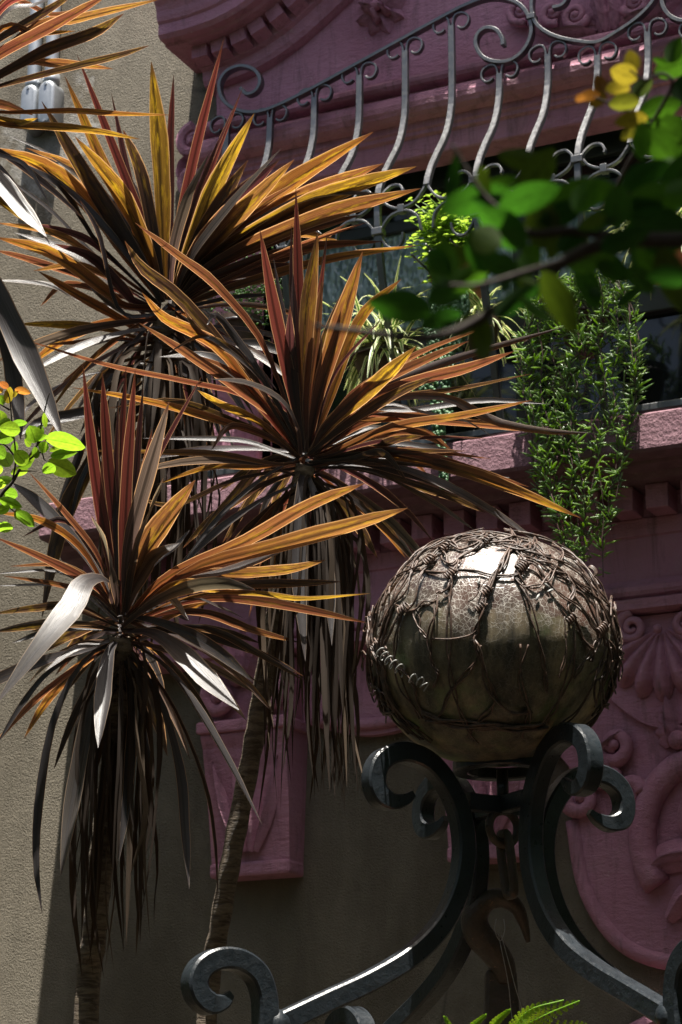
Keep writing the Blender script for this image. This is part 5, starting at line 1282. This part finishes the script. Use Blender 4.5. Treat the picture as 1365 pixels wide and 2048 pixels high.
for x, y, a, L, W_, c, dz in ((800, 612, 172, 160, 82, 0, 0), (888, 528, 88, 130, 78, 1, .05), (955, 400, 15, 190, 74, 0, .03), (900, 585, 20, 120, 60, 2, .05), (1005, 455, 140, 150, 80, 0, 0), (1085, 445, 95, 130, 84, 3, .02), (1075, 350, 60, 160, 80, 3, .05), (1165, 390, 15, 180, 84, 1, .03), (1060, 395, 20, 160, 70, 0, 0), (1235, 412, 85, 110, 66, 0, -.02), (1320, 400, 10, 170, 90, 1, .03), (1320, 445, 170, 160, 74, 2, 0),
    (1180, 520, 5, 130, 70, 1, .02), (1120, 605, -62, 170, 66, 3, -.02), (965, 668, 92, 130, 46, 3, 0), (1300, 520, 110, 120, 70, 1, .03), (1345, 560, -70, 170, 66, 3, 0), (1250, 480, 20, 130, 60, 2, -.02), (960, 500, 110, 120, 70, 0, .03), (940, 555, 30, 110, 60, 1, .04), (1000, 530, 160, 100, 60, 0, 0), (1035, 600, 35, 130, 50, 2, -.02), (1060, 520, 70, 100, 56, 1, .03), (1330, 300, -50, 150, 76, 1, .15), (1290, 350, 30, 140, 70, 2, .1), (1120, 430, 200, 120, 60, 2, .02), (1200, 440, 200, 120, 50, 0, 0), (880, 640, 200, 110, 46, 2, .02), (1150, 480, 30, 110, 50, 2, .02), (990, 405, 170, 120, 44, 2, .02), (1260, 420, 10, 170, 60, 2, .03), (1340, 480, 20, 130, 70, 0, .02), (1280, 560, -40, 100, 50, 0, .02), (1075, 575, 20, 110, 44, 1, .02), (1365, 350, 60, 150, 80, 0, .05), (1225, 545, -30, 90, 46, 0, .02), (1000, 370, 20, 110, 40, 1, .05)):
    pxleaf(tree, x, y, a, L*.82, W_*.84, TD, DKG[c], R(-5, 30), dz)
    for _ in range(1):
        if x > 930: pxleaf(tree, x+R(-60, 60), y+R(-45, 45), R(0, 360), L*R(.4, .75), W_*R(.4, .75), TD, DKG[random.choice((0, 1, 2, 2, 3))], R(-25, 45), dz+R(-.05, .12))
for x, y, a, L, W_, c in ((1200, 168, 110, 44, 30, ORG[0]), (1178, 192, 190, 46, 24, ORG[0]), (1195, 200, 215, 44, 30, YEL[1]), (1160, 196, 200, 22, 16, ORG[0]), (1264, 122, 100, 46, 34, YEL[0]), (1248, 148, 160, 56, 42, YEL[0]), (1235, 176, 180, 52, 32, YEL[0]), (1285, 175, 40, 56, 34, (.22, .32, .06)), (1248, 205, 185, 62, 36, (.34, .36, .03)), (1262, 240, 190, 66, 34, YEL[0]), (1265, 262, 215, 60, 28, (.4, .36, .03)), (1320, 218, 20, 90, 52, DKG[1]), (1350, 132, 20, 84, 48, DKG[1]), (1350, 100, 60, 60, 36, DKG[1]), (1350, 270, -30, 100, 70, DKG[1]), (1350, 215, 30, 60, 14, (.25, .33, .2)), (1365, 180, 80, 70, 40, DKG[2]), (1320, 122, 160, 30, 14, DKG[1])):
    pxleaf(tree, x, y, a, L, W_, TD+.55, tuple(q*.52 for q in c), R(0, 25), R(-.04, .04))
# leaf clumps added out of view, shaped as a crown to shade the courtyard
m = MB(); random.seed(11)
def shade_clump(cc, n, sg=.17, lo=.06, hi=.10, ymax=-3.55):
    v = cc-CAM; dz_ = v.dot(FWD)
    if dz_ > .1 and abs(v.dot(RGT)/dz_) < .20 and v.dot(UPV)/dz_ < .30: return
    for i in range(n):
        q = cc+V((random.gauss(0, sg), random.gauss(0, sg), random.gauss(0, sg*.8)))
        if q.y > ymax: continue
        nr = V((R(-.8, .8), R(-.8, .8), 1)).normalized(); a = nr.orthogonal().normalized(); a = Matrix.Rotation(R(0, 6.28), 3, nr) @ a; b = nr.cross(a); L = R(lo, hi)
        m.add([q-a*L, q-a*L*.45+b*L*.36, q+a*L*.35+b*L*.38, q+a*L, q+a*L*.35-b*L*.38, q-a*L*.45-b*L*.36], [(0, 1, 2, 3), (0, 3, 4, 5)])
for k in range(1150): shade_clump(V((R(-7.2, 3.8), R(-10.5, -3.75), max(4.1, 4.75+random.gauss(0, .34)))), 14)
for k in range(420): shade_clump(V((R(-.45, 3.6), R(-3.9, -.5), R(2.2, 5.2))), 14, ymax=-.3)
for k in range(150): shade_clump(V((R(-.8, 0), R(-3.9, -.9), R(4.1, 5.4))), 14, .12, ymax=-.6)
for k in range(230): shade_clump(V((R(-5.6, -.4), R(-1.66, -1.25), R(5.35, 5.75))), 20, .10, .05, .09, ymax=-1.08)  # unseen strip above the frame, added to cut high sky light
m.build('crown', M['shade_crown_green'], tree, kind='stuff')

# unseen tree added on the left to hold back side sky light
tb = V((-7.0, -2.6, -.05)); shade_tree = empty('garden_tree', tb, 'added leafy tree out of view on the left, shading the courtyard', 'tree')
m = MB(); m.tube(cr([tb, tb+V((.05, 0, 1.2)), tb+V((.1, .1, 2.6)), tb+V((0, 0, 4.2))], 24), [.12-.07*i/23 for i in range(24)], 12); m.build('trunk', M['bark'], shade_tree, smooth=True)
m = MB()
for k in range(420): shade_clump(V((R(-9.2, -5.75), R(-4.6, -.6), R(2.0, 5.2))), 14, ymax=-.3)
for k in range(200): shade_clump(V((R(-5.8, -4.45), R(-4.0, -1.2), R(4.7, 5.6))), 14, .13, ymax=-.8)
m.build('crown', M['shade_crown_green'], shade_tree, kind='stuff')
